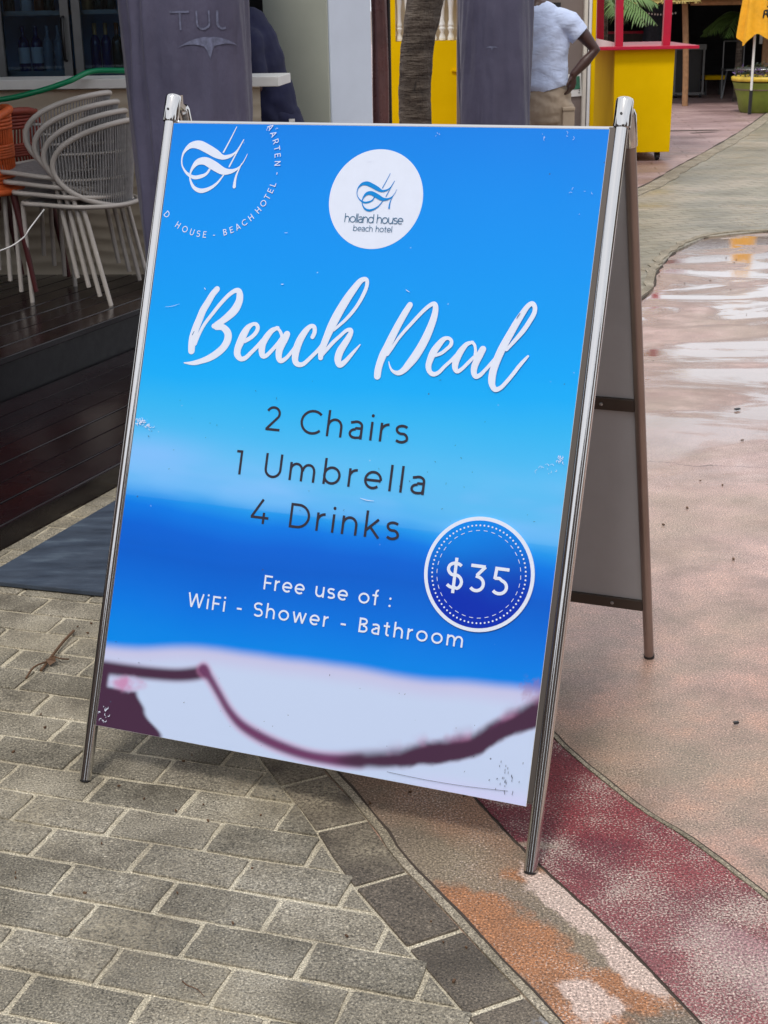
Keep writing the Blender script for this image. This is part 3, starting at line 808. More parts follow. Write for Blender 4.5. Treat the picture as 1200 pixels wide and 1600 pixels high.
def print_mat(name, col=None):
    n = N(name)
    c = n.attr() if col is None else n.ramp(n.noise(40, 3, .6, n.obj()), [(.3, tuple(x*.97 for x in col[:3])+(1,)), (.7, col)])
    if col is None:
        # scuffs and specks of worn print
        sp = n.voro(26, n.obj()); nn_ = n.noise(9, 3, .6, n.obj()); fine = n.noise(700, 2, .6, n.obj())
        k = n.math('MULTIPLY', n.ramp(sp, [(.030, 1.), (.055, 0.)]), n.ramp(nn_, [(.55, 0.), (.62, 1.)]))
        k = n.math('MULTIPLY', k, n.ramp(fine, [(.45, 0.), (.55, 1.)]))
        c = n.mix(k, c, (.50, .66, .84, 1))
        sp2 = n.voro(17, n.obj()); k2 = n.math('MULTIPLY', n.ramp(sp2, [(.022, 1.), (.036, 0.)]), n.ramp(n.noise(6, 3, .6, n.obj()), [(.50, 0.), (.56, 1.)]))
        c = n.mix(n.math('MULTIPLY', k2, .8), c, (.06, .07, .12, 1))
    n.set(col=c, rough=n.ramp(n.noise(5, 5, .65, n.obj()), [(.35, .34), (.7, .5)]), spec=.16)
    n.bump(n.noise(3, 3, .5, n.obj()), .12, .01)
    return n.m
M_poster = print_mat('poster_print')
m = MB(); m.box(S((PU0+PU1)/2, (PV0+PV1)/2, POFF-.0035), (PU1-PU0+.001, PV1-PV0+.001, .0060), Mfr)
add_part(m, 'poster_board', M_white)
uvmesh('printed_poster', poster, PU0, PU1, PV0, PV1, nu, nv, POFF, M_poster)
M_lwhite = print_mat('white_print', (.66, .72, .86, 1))
M_ldark = print_mat('dark_grey_print', (.030, .026, .042, 1))
M_lblue = print_mat('logo_blue_print', (.0, .22, .62, 1))
M_lteal = print_mat('logo_teal_print', (.04, .13, .24, 1))

class Ink:                                # flat print: ribbons laid on the board, each a hair above the last
    def __init__(s, z0=.0006): s.m = MB(); s.z = z0; s.parts = []
    def ribbon(s, pts, k=6, cap=True, sharp=False):
        p = smooth(pts, k) if k > 1 and len(pts) > 2 else pts
        L = []; Rr = []
        n_ = len(p)
        for i in range(n_):
            a = p[max(i-1, 0)]; b = p[min(i+1, n_-1)]
            dx, dy = b[0]-a[0], b[1]-a[1]; l = math.hypot(dx, dy) or 1; nx, ny = -dy/l, dx/l
            h = p[i][2]/2; z = s.z+2.5e-6*i
            L.append(S(p[i][0]+nx*h, p[i][1]+ny*h, POFF+z)); Rr.append(S(p[i][0]-nx*h, p[i][1]-ny*h, POFF+z))
        vs = L+Rr; s.m.add(vs, [(i, n_+i, n_+i+1, i+1) for i in range(n_-1)])
        if cap:
            for q in (p[0], p[-1]):
                s.z += 3e-5
                r = q[2]/2; N_ = 14
                s.m.add([S(q[0]+r*math.cos(2*PI*i/N_), q[1]+r*math.sin(2*PI*i/N_), POFF+s.z) for i in range(N_)], [tuple(range(N_))])
        s.z += 4e-5
        if s.z > .0030: s.z = .0006
    def disc(s, u, v, r, n_=48, r2=None):
        s.m.add([S(u+r*math.cos(2*PI*i/n_), v+r*math.sin(2*PI*i/n_), POFF+s.z) for i in range(n_)], [tuple(range(n_))]); s.z += 4e-5
        if s.z > .0030: s.z = .0006
    def flush(s):                         # what was drawn so far becomes one letter
        if s.m.v: s.parts.append(s.m); s.m = MB()
    def build(s, name, mat, parent=None, label=None, kind=None):
        if s.parts:
            for q in s.parts: q.build('letter', mat, parent or signroot)
            s.parts = []; return
        return s.m.build(name, mat, parent or signroot, label=label, kind=kind)

# ---- stroke alphabet: geometric sans, cap height 1
X = .74
def arc(cx, cy, rx, ry, a0, a1, n_=12):
    return [(cx+rx*math.cos(math.radians(a0+(a1-a0)*i/n_)), cy+ry*math.sin(math.radians(a0+(a1-a0)*i/n_))) for i in range(n_+1)]
def glyph(c, t):                          # t = half stroke; returns width and list of polylines
    r = X/2-t
    if c == ' ': return .38, []
    if c == '-': return .42, [[(.04, .36), (.38, .36)]]
    if c == ':': return .14, ['dot', (.07, .09), (.07, .58)]
    if c == '1': return .30, [[(0, 1-t), (.22, 1-t)], [(.22-t*.3, 1), (.22-t*.3, 0)]]
    if c == '2': return .62, [arc(.30, .70, .26-t+.04, .30-t, 158, -32, 12)+[(t+.02, t)], [(t, t), (.62, t)]]
    if c == '3': return .62, [[(.04, 1-t), (.54, 1-t)], [(.54, 1-t), (.27, .60)], [(.24, .58)]+arc(.29, .31, .30-t, .31-t, 78, -140, 14)]
    if c == '4': return .74, [[(.46, 1), (t, .26)], [(t*.4, .25), (.74, .25)], [(.54, .46), (.54, 0)]]
    if c == '5': return .62, [[(.12, 1-t), (.56, 1-t)], [(.13, 1), (.10, .56)], [(.09, .59), (.26, .60)]+arc(.28, .30, .31-t, .30-t, 75, -140, 14)]
    if c == '$':
        return .62, [arc(.31, .755, .24, .245-t, 35, 170, 10)[:-1]+arc(.31, .74, .25, .24, 180, 250, 5)+arc(.31, .27, .26, .26, 70, -60, 8)[0:]+arc(.30, .27, .27, .27-t, -75, -145, 5), [(.31, 1.14), (.31, -.14)]]
    if c == 'A': return .80, [[(t, 0), (.40, 1)], [(.40, 1), (.80-t, 0)], [(.16, .28), (.64, .28)]]
    if c == 'B': return .66, [[(t+.04, 0), (t+.04, 1)], [(t+.04, 1-t), (.34, 1-t)]+arc(.34, .76, .24-t+.02, .24-t, 90, -90, 8)+[(t+.04, .52)], [(.34, .52)]+arc(.36, .27, .28-t, .26-t+.0, 90, -90, 8)+[(t+.04, t)]]
    if c == 'C': return .84, [arc(.50, .5, .49-t, .5-t, 44, 316, 20)]
    if c == 'D': return .86, [[(t+.04, 0), (t+.04, 1)], [(t+.04, 1-t), (.34, 1-t)]+arc(.36, .5, .49-t, .5-t, 90, -90, 14)+[(t+.04, t)]]
    if c == 'E': return .62, [[(t+.04, 0), (t+.04, 1)], [(.04, 1-t), (.60, 1-t)], [(.04, .52), (.54, .52)], [(.04, t), (.62, t)]]
    if c == 'F': return .60, [[(t+.04, 0), (t+.04, 1)], [(.04, 1-t), (.60, 1-t)], [(.04, .48), (.54, .48)]]
    if c == 'H': return .76, [[(t+.04, 0), (t+.04, 1)], [(.72-t, 0), (.72-t, 1)], [(.08, .52), (.68, .52)]]
    if c == 'L': return .58, [[(t+.04, 0), (t+.04, 1)], [(.04, t), (.58, t)]]
    if c == 'N': return .78, [[(t+.04, 0), (t+.04, 1)], [(t+.04, 1), (.74-t, 0)], [(.74-t, 0), (.74-t, 1)]]
    if c == 'O': return .98, [arc(.49, .5, .49-t, .5-t, 90, 450, 28)]
    if c == 'R': return .70, [[(t+.04, 0), (t+.04, 1)], [(t+.04, 1-t), (.36, 1-t)]+arc(.36, .68, .30-t, .32-t, 90, -90, 8)+[(t+.04, .36)], [(.42, .36), (.66, 0)]]
    if c == 'S': return .66, [arc(.34, .745, .27, .255-t, 35, 175, 10)+arc(.34, .74, .27, .24, 190, 250, 5)+arc(.33, .27, .28, .27, 68, -20, 6)+arc(.33, .27, .28, .27-t, -35, -145, 8)]
    if c == 'T': return .68, [[(.34, 0), (.34, 1)], [(0, 1-t), (.68, 1-t)]]
    if c == 'U': return .78, [[(t+.04, 1)]+[(t+.04, .42)]+arc(.39, .36, .35-t, .36-t, 180, 360, 14)+[(.74-t, .42), (.74-t, 1)]]
    if c == 'W': return 1.16, [[(t, 1), (.30, 0)], [(.30, 0), (.58, .97)], [(.58, .97), (.86, 0)], [(.86, 0), (1.16-t, 1)]]
    if c == 'a': return .60, [[(.07, .64)]+arc(.30, .52, .24-t+.02, .22-t, 120, 10, 8)+[(.56-t, .40), (.56-t, 0)], [(.56-t, .43), (.28, .43)]+arc(.26, .215, .24-t, .215-t, 90, 270, 8)+[(.32, t), (.46, .07), (.56-t, .19)]]
    if c == 'b': return .74, [[(t+.03, 1.05), (t+.03, 0)], arc(.37, X/2, .35-t, r, 180, -180, 24)]
    if c == 'c': return .62, [arc(.38, X/2, .37-t, r, 48, 312, 16)]
    if c == 'd': return .74, [[(.71-t, 1.05), (.71-t, 0)], arc(.37, X/2, .35-t, r, 0, 360, 24)]
    if c == 'e': return .70, [[(.04, .36), (.66, .36)], arc(.36, X/2, .35-t, r, 0, 312, 20)]
    if c == 'f': return .42, [[(.15+t, 0), (.15+t, .80)]+arc(.34, .84, .19-t, .21-t+.02, 180, 75, 6), [(0, X-t-.02), (.38, X-t-.02)]]
    if c == 'h': return .68, [[(t+.03, 1.05), (t+.03, 0)], [(t+.03, .40)]+arc(.34, .40, .31-t, .34-t, 175, 0, 10)+[(.65-t, 0)]]
    if c == 'i': return .18, [[(.09, X), (.09, 0)], 'dot', (.09, .98)]
    if c == 'k': return .62, [[(t+.03, 1.05), (t+.03, 0)], [(.54, X), (t+.03, .26)], [(.24, .42), (.60, 0)]]
    if c == 'l': return .18, [[(.09, 1.05), (.09, 0)]]
    if c == 'm': return 1.12, [[(t+.03, X), (t+.03, 0)], [(t+.03, .40)]+arc(.31, .42, .28-t, .32-t, 175, 0, 9)+[(.59-t, 0)], [(.59-t, .40)]+arc(.82-t*.5, .42, .28-t, .32-t, 175, 0, 9)+[(1.10-t*1.5, 0)]]
    if c == 'n': return .68, [[(t+.03, X), (t+.03, 0)], [(t+.03, .40)]+arc(.34, .40, .31-t, .34-t, 175, 0, 10)+[(.65-t, 0)]]
    if c == 'o': return .76, [arc(.38, X/2, .37-t, r, 90, 450, 24)]
    if c == 'r': return .40, [[(t+.03, X), (t+.03, 0)], [(t+.03, .40)]+arc(.36, .40, .33-t, .34-t, 170, 88, 7)]
    if c == 's': return .54, [arc(.28, .55, .21, .19-t, 35, 175, 8)+arc(.28, .545, .21, .17, 195, 255, 4)+arc(.27, .20, .22, .195, 68, -20, 6)+arc(.27, .20, .22, .20-t, -35, -145, 7)]
    if c == 't': return .44, [[(.14+t, .94), (.14+t, .22)]+arc(.34, .20, .20-t, .20-t, 180, 290, 6), [(0, X-t-.01), (.40, X-t-.01)]]
    if c == 'u': return .68, [[(t+.03, X), (t+.03, .32)]+arc(.33, .33, .30-t, .33-t, 180, 355, 10), [(.65-t, X), (.65-t, 0)]]
    if c == 'w': return .98, [[(t, X), (.26, 0)], [(.26, 0), (.49, X-.02)], [(.49, X-.02), (.72, 0)], [(.72, 0), (.98-t, X)]]
    return .5, []
def text(ink, s_, u0, u1, v0, cap, wt, xf=None):
    """text between u0 and u1 on baseline v0; tracking is solved to fill the width"""
    t = wt/2/cap
    XS = 1.11 if cap > .02 else 1.0
    tot = sum(glyph(c, t)[0]*XS for c in s_)*cap
    gap = ((u1-u0)-tot)/max(1, len(s_)-1)
    u = u0
    for c in s_:
        w_, st = glyph(c, t); dot = False; w_ *= XS
        for q in st:
            if q == 'dot': dot = True; continue
            if dot: ink.disc(u+q[0]*cap*XS, v0+q[1]*cap, wt*.62, 16); continue
            p = [(u+a*cap*XS, v0+b*cap, wt) for a, b in q]
            ink.ribbon(p, 1, cap=False)
        ink.flush()
        u += w_*cap+gap
def textring(ink, items, cx, cy, R0, cap, wt):
    t = wt/2/cap
    for c, ang in items:
        w_, st = glyph(c, t); a = math.radians(ang+90 if ang < 0 else ang-90)       # baseline direction, letters upright to the outside reader
        ca, sa = math.cos(a), math.sin(a)
        bx, by = cx+R0*math.cos(math.radians(ang)), cy+R0*math.sin(math.radians(ang))
        for q in st:
            if q == 'dot': continue
            p = []
            for x_, y_ in q:
                lx, ly = (x_-w_/2)*cap, (y_-.5)*cap
                p.append((bx+lx*ca-ly*sa, by+lx*sa+ly*ca, wt))
            p = [z for z in p if PU0 < z[0] < PU1 and z[1] < PV1-.001]
            if len(p) > 1: ink.ribbon(p, 1, cap=False)
        ink.flush()

HEAD=[[(0.1634,1.0387,0.0125),(0.1548,1.0275,0.0136),(0.1462,1.0104,0.0148),(0.1375,0.9934,0.0157),(0.1318,0.9748,0.0161),(0.1261,0.9562,0.0166),(0.1223,0.9377,0.0169),(0.1217,0.9228,0.0161),(0.1228,0.9088,0.0148)],
 [(0.129,0.9233,0.0079),(0.1354,0.9436,0.0073),(0.1452,0.9657,0.0073),(0.1605,0.9881,0.0078),(0.1759,1.0097,0.0083),(0.1916,1.0279,0.0086),(0.2049,1.0376,0.0095),(0.2131,1.0373,0.0121),(0.217,1.0293,0.0146),(0.2171,1.0162,0.0163),(0.2103,0.9994,0.0181),(0.1977,0.9854,0.0164),(0.183,0.973,0.0138),(0.1714,0.9641,0.0139),(0.1669,0.9629,0.0104)],
 [(0.1737,0.9609,0.0121),(0.1864,0.9617,0.013),(0.1965,0.9558,0.0147),(0.2024,0.9463,0.0164),(0.2015,0.9331,0.0164),(0.1943,0.9195,0.0155),(0.1814,0.9071,0.0152),(0.1663,0.897,0.0138),(0.1506,0.8901,0.0113),(0.1346,0.8848,0.0096),(0.1218,0.883,0.0061),(0.1097,0.8829,0.0024)],
 [(0.2411,0.9366,0.0086),(0.2544,0.9448,0.0085),(0.2638,0.9552,0.0089),(0.2669,0.9652,0.0089),(0.2623,0.9723,0.0077),(0.2542,0.9718,0.0077),(0.2445,0.9638,0.0128),(0.2374,0.9503,0.0163),(0.2323,0.9352,0.0171),(0.228,0.9202,0.0154),(0.2288,0.9088,0.0146),(0.2372,0.9004,0.0103),(0.2478,0.9028,0.0094),(0.2588,0.9142,0.0085),(0.2713,0.9281,0.0085),(0.2819,0.9418,0.0085)],
 [(0.3117,0.9682,0.0068),(0.2993,0.9619,0.0108),(0.2896,0.9491,0.0135),(0.283,0.9348,0.0145),(0.2819,0.9226,0.0145),(0.2855,0.9107,0.0117),(0.2932,0.9104,0.009),(0.3032,0.9206,0.0081),(0.3161,0.9371,0.0081),(0.3238,0.9497,0.0081)],
 [(0.3088,0.9686,0.0063),(0.3162,0.963,0.0063),(0.3209,0.9564,0.0068),(0.3238,0.9497,0.0072)],
 [(0.3333,0.9563,0.0143),(0.3299,0.9466,0.0152),(0.3241,0.9342,0.0162),(0.321,0.9219,0.0153),(0.3224,0.9082,0.0126),(0.3285,0.9026,0.0099),(0.3389,0.9093,0.0081),(0.3484,0.9221,0.0072),(0.3577,0.9365,0.0081)],
 [(0.3898,0.9549,0.0089),(0.3931,0.9645,0.0089),(0.3908,0.9746,0.0089),(0.3831,0.9759,0.0089),(0.3741,0.9667,0.0125),(0.3651,0.9507,0.0152),(0.3598,0.9349,0.0161),(0.3575,0.9175,0.0152),(0.3594,0.9039,0.0125),(0.3668,0.8981,0.0103),(0.3778,0.9001,0.0089),(0.3909,0.9131,0.008),(0.4054,0.9295,0.008),(0.4132,0.9402,0.0088)],
 [(0.4338,0.9714,0.0053),(0.4436,0.981,0.0059),(0.4557,0.9932,0.0066),(0.4674,1.0079,0.0072),(0.4775,1.0238,0.0072),(0.486,1.0421,0.0079),(0.4917,1.0601,0.0078),(0.4913,1.0728,0.0079),(0.4855,1.0757,0.0092),(0.4766,1.0708,0.0118),(0.4663,1.0562,0.0144),(0.4551,1.0378,0.0165),(0.4442,1.0167,0.0178),(0.4347,0.9957,0.0185),(0.4265,0.9748,0.0172),(0.4207,0.9565,0.0152),(0.415,0.937,0.0139),(0.4125,0.9253,0.0119),(0.4132,0.9151,0.0106)],
 [(0.4158,0.9217,0.008),(0.4252,0.9338,0.0079),(0.4358,0.9473,0.0079),(0.4491,0.961,0.0072),(0.46,0.9718,0.0072),(0.4679,0.9743,0.0085),(0.4712,0.97,0.0098),(0.4673,0.9583,0.0124),(0.4597,0.9438,0.0144),(0.4532,0.9307,0.0158),(0.4504,0.9165,0.0151),(0.4531,0.9065,0.0125),(0.4582,0.9043,0.0118),(0.4669,0.9113,0.0098),(0.4762,0.9234,0.0078),(0.4843,0.9341,0.0059),(0.4936,0.9462,0.0026)],
 [(0.5871,1.0304,0.0118),(0.5797,1.0157,0.0132),(0.5719,0.999,0.0139),(0.5642,0.9808,0.0146),(0.5566,0.9612,0.0154),(0.5502,0.9444,0.0154),(0.5442,0.929,0.0157),(0.5399,0.9124,0.0147),(0.5381,0.8986,0.0147),(0.5382,0.8877,0.014)],
 [(0.5534,0.9311,0.0063),(0.5617,0.9452,0.0063),(0.571,0.9622,0.0063),(0.5819,0.9779,0.0067),(0.5942,0.9936,0.0069),(0.6077,1.0107,0.0072),(0.6201,1.0249,0.0076),(0.6317,1.0344,0.0083),(0.6381,1.0341,0.0103),(0.6408,1.0248,0.0117),(0.6394,1.0085,0.0137),(0.6348,0.9894,0.0152),(0.6288,0.9701,0.0165),(0.6202,0.9493,0.0172),(0.6099,0.9296,0.0173),(0.6003,0.9154,0.0152),(0.5918,0.904,0.0125),(0.5812,0.8971,0.0097),(0.5693,0.8996,0.0056),(0.5625,0.9072,0.0035),(0.5581,0.9178,0.0014)],
 [(0.6512,0.9358,0.0057),(0.6635,0.9416,0.0069),(0.6728,0.9497,0.0069),(0.6807,0.9589,0.0076),(0.6802,0.9675,0.0069),(0.6726,0.9714,0.0069),(0.664,0.9677,0.0101),(0.6551,0.9559,0.0133),(0.6476,0.943,0.0146),(0.6429,0.929,0.0133),(0.6408,0.9152,0.012),(0.6449,0.9043,0.0095),(0.6533,0.9,0.0089),(0.6632,0.9044,0.0076),(0.6733,0.9163,0.0069),(0.6848,0.9283,0.0069),(0.6937,0.9388,0.0075)],
 [(0.7236,0.9668,0.0056),(0.7126,0.9623,0.0088),(0.7038,0.9506,0.0119),(0.6977,0.9379,0.0138),(0.6944,0.9241,0.0132),(0.6957,0.9137,0.0107),(0.7015,0.9092,0.0081),(0.7109,0.9166,0.0069),(0.7198,0.9271,0.0069),(0.7298,0.9389,0.0062)],
 [(0.7217,0.9669,0.0056),(0.728,0.9621,0.0056),(0.7312,0.9525,0.0056),(0.7317,0.944,0.0062)],
 [(0.7456,0.9548,0.0131),(0.7407,0.9434,0.0143),(0.7365,0.932,0.0137),(0.7334,0.9208,0.0131),(0.7336,0.9097,0.0115),(0.7384,0.9021,0.0093),(0.7469,0.9058,0.0081),(0.7557,0.9163,0.0068),(0.7655,0.9292,0.0068),(0.7731,0.9396,0.0074)],
 [(0.7923,0.9568,0.0055),(0.7998,0.967,0.0068),(0.8095,0.9799,0.008),(0.8201,0.9951,0.0092),(0.8292,1.0115,0.0092),(0.837,1.029,0.0092),(0.8369,1.0411,0.0086),(0.8309,1.0471,0.0092),(0.8229,1.0415,0.0098),(0.8147,1.0276,0.0116),(0.8056,1.01,0.0135),(0.7978,0.9925,0.0142),(0.79,0.9749,0.0148),(0.7833,0.9586,0.0154),(0.7778,0.9423,0.0154),(0.7735,0.9262,0.0149),(0.771,0.9113,0.0148),(0.771,0.8967,0.0142),(0.7743,0.8859,0.0111),(0.7807,0.8806,0.0099),(0.7903,0.8847,0.008),(0.8001,0.8965,0.0076),(0.8107,0.9119,0.0076),(0.8211,0.9284,0.0073),(0.8296,0.94,0.0061),(0.8355,0.9477,0.0043)]]
GAPS=[[(0.8103,1.0274,0.0015),(0.8067,1.0211,0.002),(0.8048,1.0167,0.001)],
 [(0.4729,1.0579,0.0013),(0.4587,1.0316,0.0018),(0.4459,1.0041,0.0016),(0.4408,0.991,0.0013)],
 [(0.5717,1.0112,0.0014),(0.5618,0.9874,0.0022),(0.5518,0.965,0.0017),(0.5498,0.9526,0.0017)],
 [(0.6075,0.9369,0.0014),(0.6042,0.9292,0.0019)],
 [(0.193,0.9284,0.0014),(0.1869,0.9198,0.0028),(0.1791,0.9102,0.0014)],
 [(0.2172,1.0022,0.0014),(0.2127,0.9954,0.0021)],
 [(0.1234,0.9494,0.0017),(0.12,0.9409,0.0024)],
 [(0.2264,0.9315,0.0014),(0.2252,0.9233,0.0024)],
 [(0.6402,0.93,0.001),(0.6379,0.9175,0.002)]]
LOGO=[[(0.1123,1.2888,0.0042),(0.1041,1.2756,0.0059),(0.0893,1.2692,0.008),(0.0749,1.2679,0.0076),(0.059,1.2755,0.0055),(0.0478,1.2873,0.0034),(0.0434,1.2973,0.003),(0.0427,1.3094,0.0034),(0.0466,1.3216,0.006),(0.0596,1.3339,0.0123),(0.0785,1.3357,0.0178),(0.1,1.3277,0.0182),(0.1204,1.318,0.0168),(0.137,1.311,0.0101),(0.1522,1.3133,0.0075),(0.1624,1.3189,0.0046),(0.17,1.328,0.0025),(0.1803,1.3481,0.0015)],
 [(0.1607,1.3746,0.0017),(0.1495,1.3476,0.0027),(0.1377,1.3214,0.0034)],
 [(0.1808,1.3481,0.0017),(0.1686,1.322,0.0027),(0.1553,1.2919,0.0033)],
 [(0.1446,1.2737,0.0029),(0.1315,1.2564,0.005),(0.1153,1.2449,0.0076),(0.0969,1.24,0.0093),(0.0803,1.2459,0.0072),(0.0699,1.2597,0.0043),(0.0668,1.2717,0.0034),(0.07,1.2858,0.0064),(0.0805,1.2991,0.0127),(0.098,1.3021,0.0165),(0.1195,1.293,0.0185),(0.1411,1.2826,0.0155),(0.1567,1.2815,0.0105),(0.1695,1.2852,0.0063),(0.1795,1.2924,0.0029),(0.1876,1.3045,0.0019),(0.1933,1.3185,0.0012)],
 [(0.183,1.2985,0.0021),(0.1781,1.2864,0.0029),(0.1743,1.2744,0.0042),(0.1727,1.2625,0.0054),(0.1727,1.2506,0.0071)]]

ink = Ink()
for i_, s_ in enumerate(HEAD):
    ink.ribbon(s_, 6)
    if i_ in (2, 3, 6, 7, 9, 11, 12, 15, 16): ink.flush()
ink.build('letter', M_lwhite)
ink = Ink(.0036)
for s_ in GAPS: ink.ribbon([(a, b, w*.75) for a, b, w in s_], 4, cap=False)
M_gap = print_mat('brush_gap_blue', (.02, .14, .32, 1)); ink.build('brush_marks', M_gap, kind='stuff')
ink = Ink()
text(ink, '2 Chairs', .3094, .6180, .7615, .0495, .0051); ink.build('offer_line', M_ldark, label='dark grey lettering reading 2 Chairs')
ink = Ink(); text(ink, '1 Umbrella', .2560, .6660, .6675, .0490, .0051); ink.build('offer_line', M_ldark, label='dark grey lettering reading 1 Umbrella')
ink = Ink(); text(ink, '4 Drinks', .3035, .6240, .5745, .0490, .0051); ink.build('offer_line', M_ldark, label='dark grey lettering reading 4 Drinks')
# thin pale halo the print has round the dark letters is left to the print itself
ink = Ink(); text(ink, 'Free use of :', .3510, .6250, .4462, .0285, .0037); ink.build('small_print_line', M_lwhite, label='white lettering reading Free use of :')
ink = Ink(); text(ink, 'WiFi - Shower - Bathroom', .1880, .7800, .3905, .0285, .0037); ink.build('small_print_line', M_lwhite, label='white lettering reading WiFi - Shower - Bathroom')
# round hotel logo
ink = Ink(.0003); ink.disc(.4867, 1.2352, .0992, 72); ink.build('logo_disc', M_lwhite)
def place_logo(ink, f, k=7):
    for s_ in LOGO: ink.ribbon([(*f(a, b), w*f.sc) for a, b, w in s_], k)
def f0(a, b): return a, b
f0.sc = 1.0
ink = Ink(); place_logo(ink, f0); ink.build('corner_logo', M_lwhite, label='large white swash monogram in the top left corner')
# same monogram, smaller, in the disc
us_ = [a for s_ in LOGO for a, b, w in s_]; vs_ = [b for s_ in LOGO for a, b, w in s_]
lc = ((min(us_)+max(us_))/2, (min(vs_)+max(vs_))/2)
def f1(a, b): return .4878+(a-lc[0])*.555, 1.2495+(b-lc[1])*.555
f1.sc = .47
ink = Ink(.0012); place_logo(ink, f1); ink.build('monogram', M_lblue, label='small blue swash monogram inside the round white logo')
ink = Ink(.0012); text(ink, 'holland house', .4261, .5512, 1.1870, .0172, .0015); ink.build('logo_lettering', M_lteal)
ink = Ink(.0012); text(ink, 'beach hotel', .4475, .5306, 1.1702, .0118, .0011); ink.build('logo_lettering', M_lteal)
ink = Ink()
ring = [('N', -141.5), ('D', -133.2), ('H', -118.6), ('O', -110.8), ('U', -103.4), ('S', -97.2), ('E', -91.3), ('-', -82.5), ('B', -72.4), ('E', -66.3), ('A', -60.2), ('C', -53.6), ('H', -46.6), ('H', -38.2), ('O', -31.2), ('T', -25.2), ('E', -19.6), ('L', -14.2), ('-', -4.9),
        ('N', 3.3), ('E', 10.0), ('T', 15.8), ('R', 21.8), ('A', 28.4), ('A', 35.0)]
textring(ink, ring, .1219, 1.2924, .1428, .0132, .0016); ink.build('ring_lettering', M_lwhite)
# price badge: a stuck-on round sticker with its own thickness
bc = (.7925, .5313); BR_ = .1083
def disc_solid(R0, z0, z1, mat, name, parent=None):
    m = MB(); n_ = 96; cxu, cyv = bc
    r0 = [S(cxu+R0*math.cos(2*PI*i/n_), cyv+R0*math.sin(2*PI*i/n_), POFF+z0) for i in range(n_)]
    r1 = [S(cxu+R0*math.cos(2*PI*i/n_), cyv+R0*math.sin(2*PI*i/n_), POFF+z1) for i in range(n_)]
    m.add(r0+r1, [tuple(range(n_, 2*n_))]+[(i, (i+1) % n_, n_+(i+1) % n_, n_+i) for i in range(n_)])
    return m.build(name, mat, parent or signroot)
badge = disc_solid(BR_, .0004, .0030, M_lwhite, 'price_badge')
def bcol(u, v):
    t_ = clamp((v-(bc[1]-BR_))/(2*BR_)); c_ = lerp(L3(0, 44, 170), L3(0, 128, 226), sst(.25, 1, t_+.12*nse(u, v, 5, 2.)))
    return c_
n_ = 64; RI = .1012
vs = [tuple(S(bc[0], bc[1], POFF+.0034)-FLv)]; cols = list(bcol(*bc))+[1]
fs = []
rings_ = 14
for k in range(1, rings_+1):
    for i in range(n_):
        uu, vv = bc[0]+RI*k/rings_*math.cos(2*PI*i/n_), bc[1]+RI*k/rings_*math.sin(2*PI*i/n_)
        vs.append(tuple(S(uu, vv, POFF+.0034)-FLv)); cols += list(bcol(uu, vv))+[1]
for i in range(n_): fs.append((0, 1+i, 1+(i+1) % n_))
for k in range(rings_-1):
    for i in range(n_):
        a = 1+k*n_; b = a+n_; fs.append((a+i, b+i, b+(i+1) % n_, a+(i+1) % n_))
me = bpy.data.meshes.new('badge_face'); me.from_pydata(vs, [], fs); me.materials.append(M_poster)
a = me.color_attributes.new('Col', 'FLOAT_COLOR', 'POINT'); a.data.foreach_set('color', cols); me.update()
o = bpy.data.objects.new('badge_face', me); C.objects.link(o); o.parent = badge
ink = Ink(.0042)
for i in range(72): a = 2*PI*i/72; ink.z = .0042; ink.disc(bc[0]+.0918*math.cos(a), bc[1]+.0918*math.sin(a), .0018, 8)
for i in range(34):
    a0 = 2*PI*i/34; a1 = a0+.095
    ink.z = .0042; ink.ribbon([(bc[0]+.0822*math.cos(q), bc[1]+.0822*math.sin(q), .0011) for q in (a0, (a0+a1)/2, a1)], 1, cap=False)
ink.build('badge_stitching', M_lwhite, badge, kind='stuff')
ink = Ink(.0042); ink.z = .0042
class Ink2(Ink):
    pass
def textz(ink, s_, u0, u1, v0, cap, wt, z):
    zz = z; t = wt/2/cap; XS = 1.08; tot = sum(glyph(c, t)[0]*XS for c in s_)*cap; gap = ((u1-u0)-tot)/(len(s_)-1); u = u0
    for c in s_:
        w_, st = glyph(c, t); w_ *= XS
        for q in st:
            ink.z = zz; zz += 4e-5; ink.ribbon([(u+a*cap*XS, v0+b*cap, wt) for a, b in q], 1, cap=False)
        ink.flush()
        u += w_*cap+gap
textz(ink, '$35', .7290, .8550, .4970, .0525, .0062, .0042)
ink.build('price_lettering', M_lwhite, badge, 'white lettering reading $35')
# chipped scars at the poster edges and hairline scratches
ink = Ink(.0032); rs = random.Random(5)
def scar(u, v, ru, rv, n_, w=.0022):
    for i in range(n_):
        a = rs.uniform(0, 2*PI); q = rs.random()**.5; uu, vv = u+ru*q*math.cos(a), v+rv*q*math.sin(a)
        if not (PU0+.001 < uu < PU1-.006): continue
        l = rs.uniform(.001, .005); b = rs.uniform(0, 2*PI); ink.z = .0032+i*1e-5
        ink.ribbon([(uu, vv, w*rs.uniform(.3, 1)), (uu+l*math.cos(b), vv+l*math.sin(b), w*.5), (uu+l*1.6*math.cos(b+.6), vv+l*1.6*math.sin(b+.6), .0004)], 2, cap=False)
scar(.024, .754, .014, .008, 22, .0024); scar(.046, .746, .014, .006, 12, .0016); scar(.925, .762, .012, .008, 14, .0016); scar(.90, .742, .022, .010, 10, .0010); scar(.245, 1.372, .02, .006, 4, .0014)
scar(.03, .145, .010, .018, 16, .002); scar(.60, 1.366, .012, .004, 3, .001); scar(.83, 1.36, .05, .012, 6, .0009); scar(.90, 1.25, .02, .05, 5, .0008)
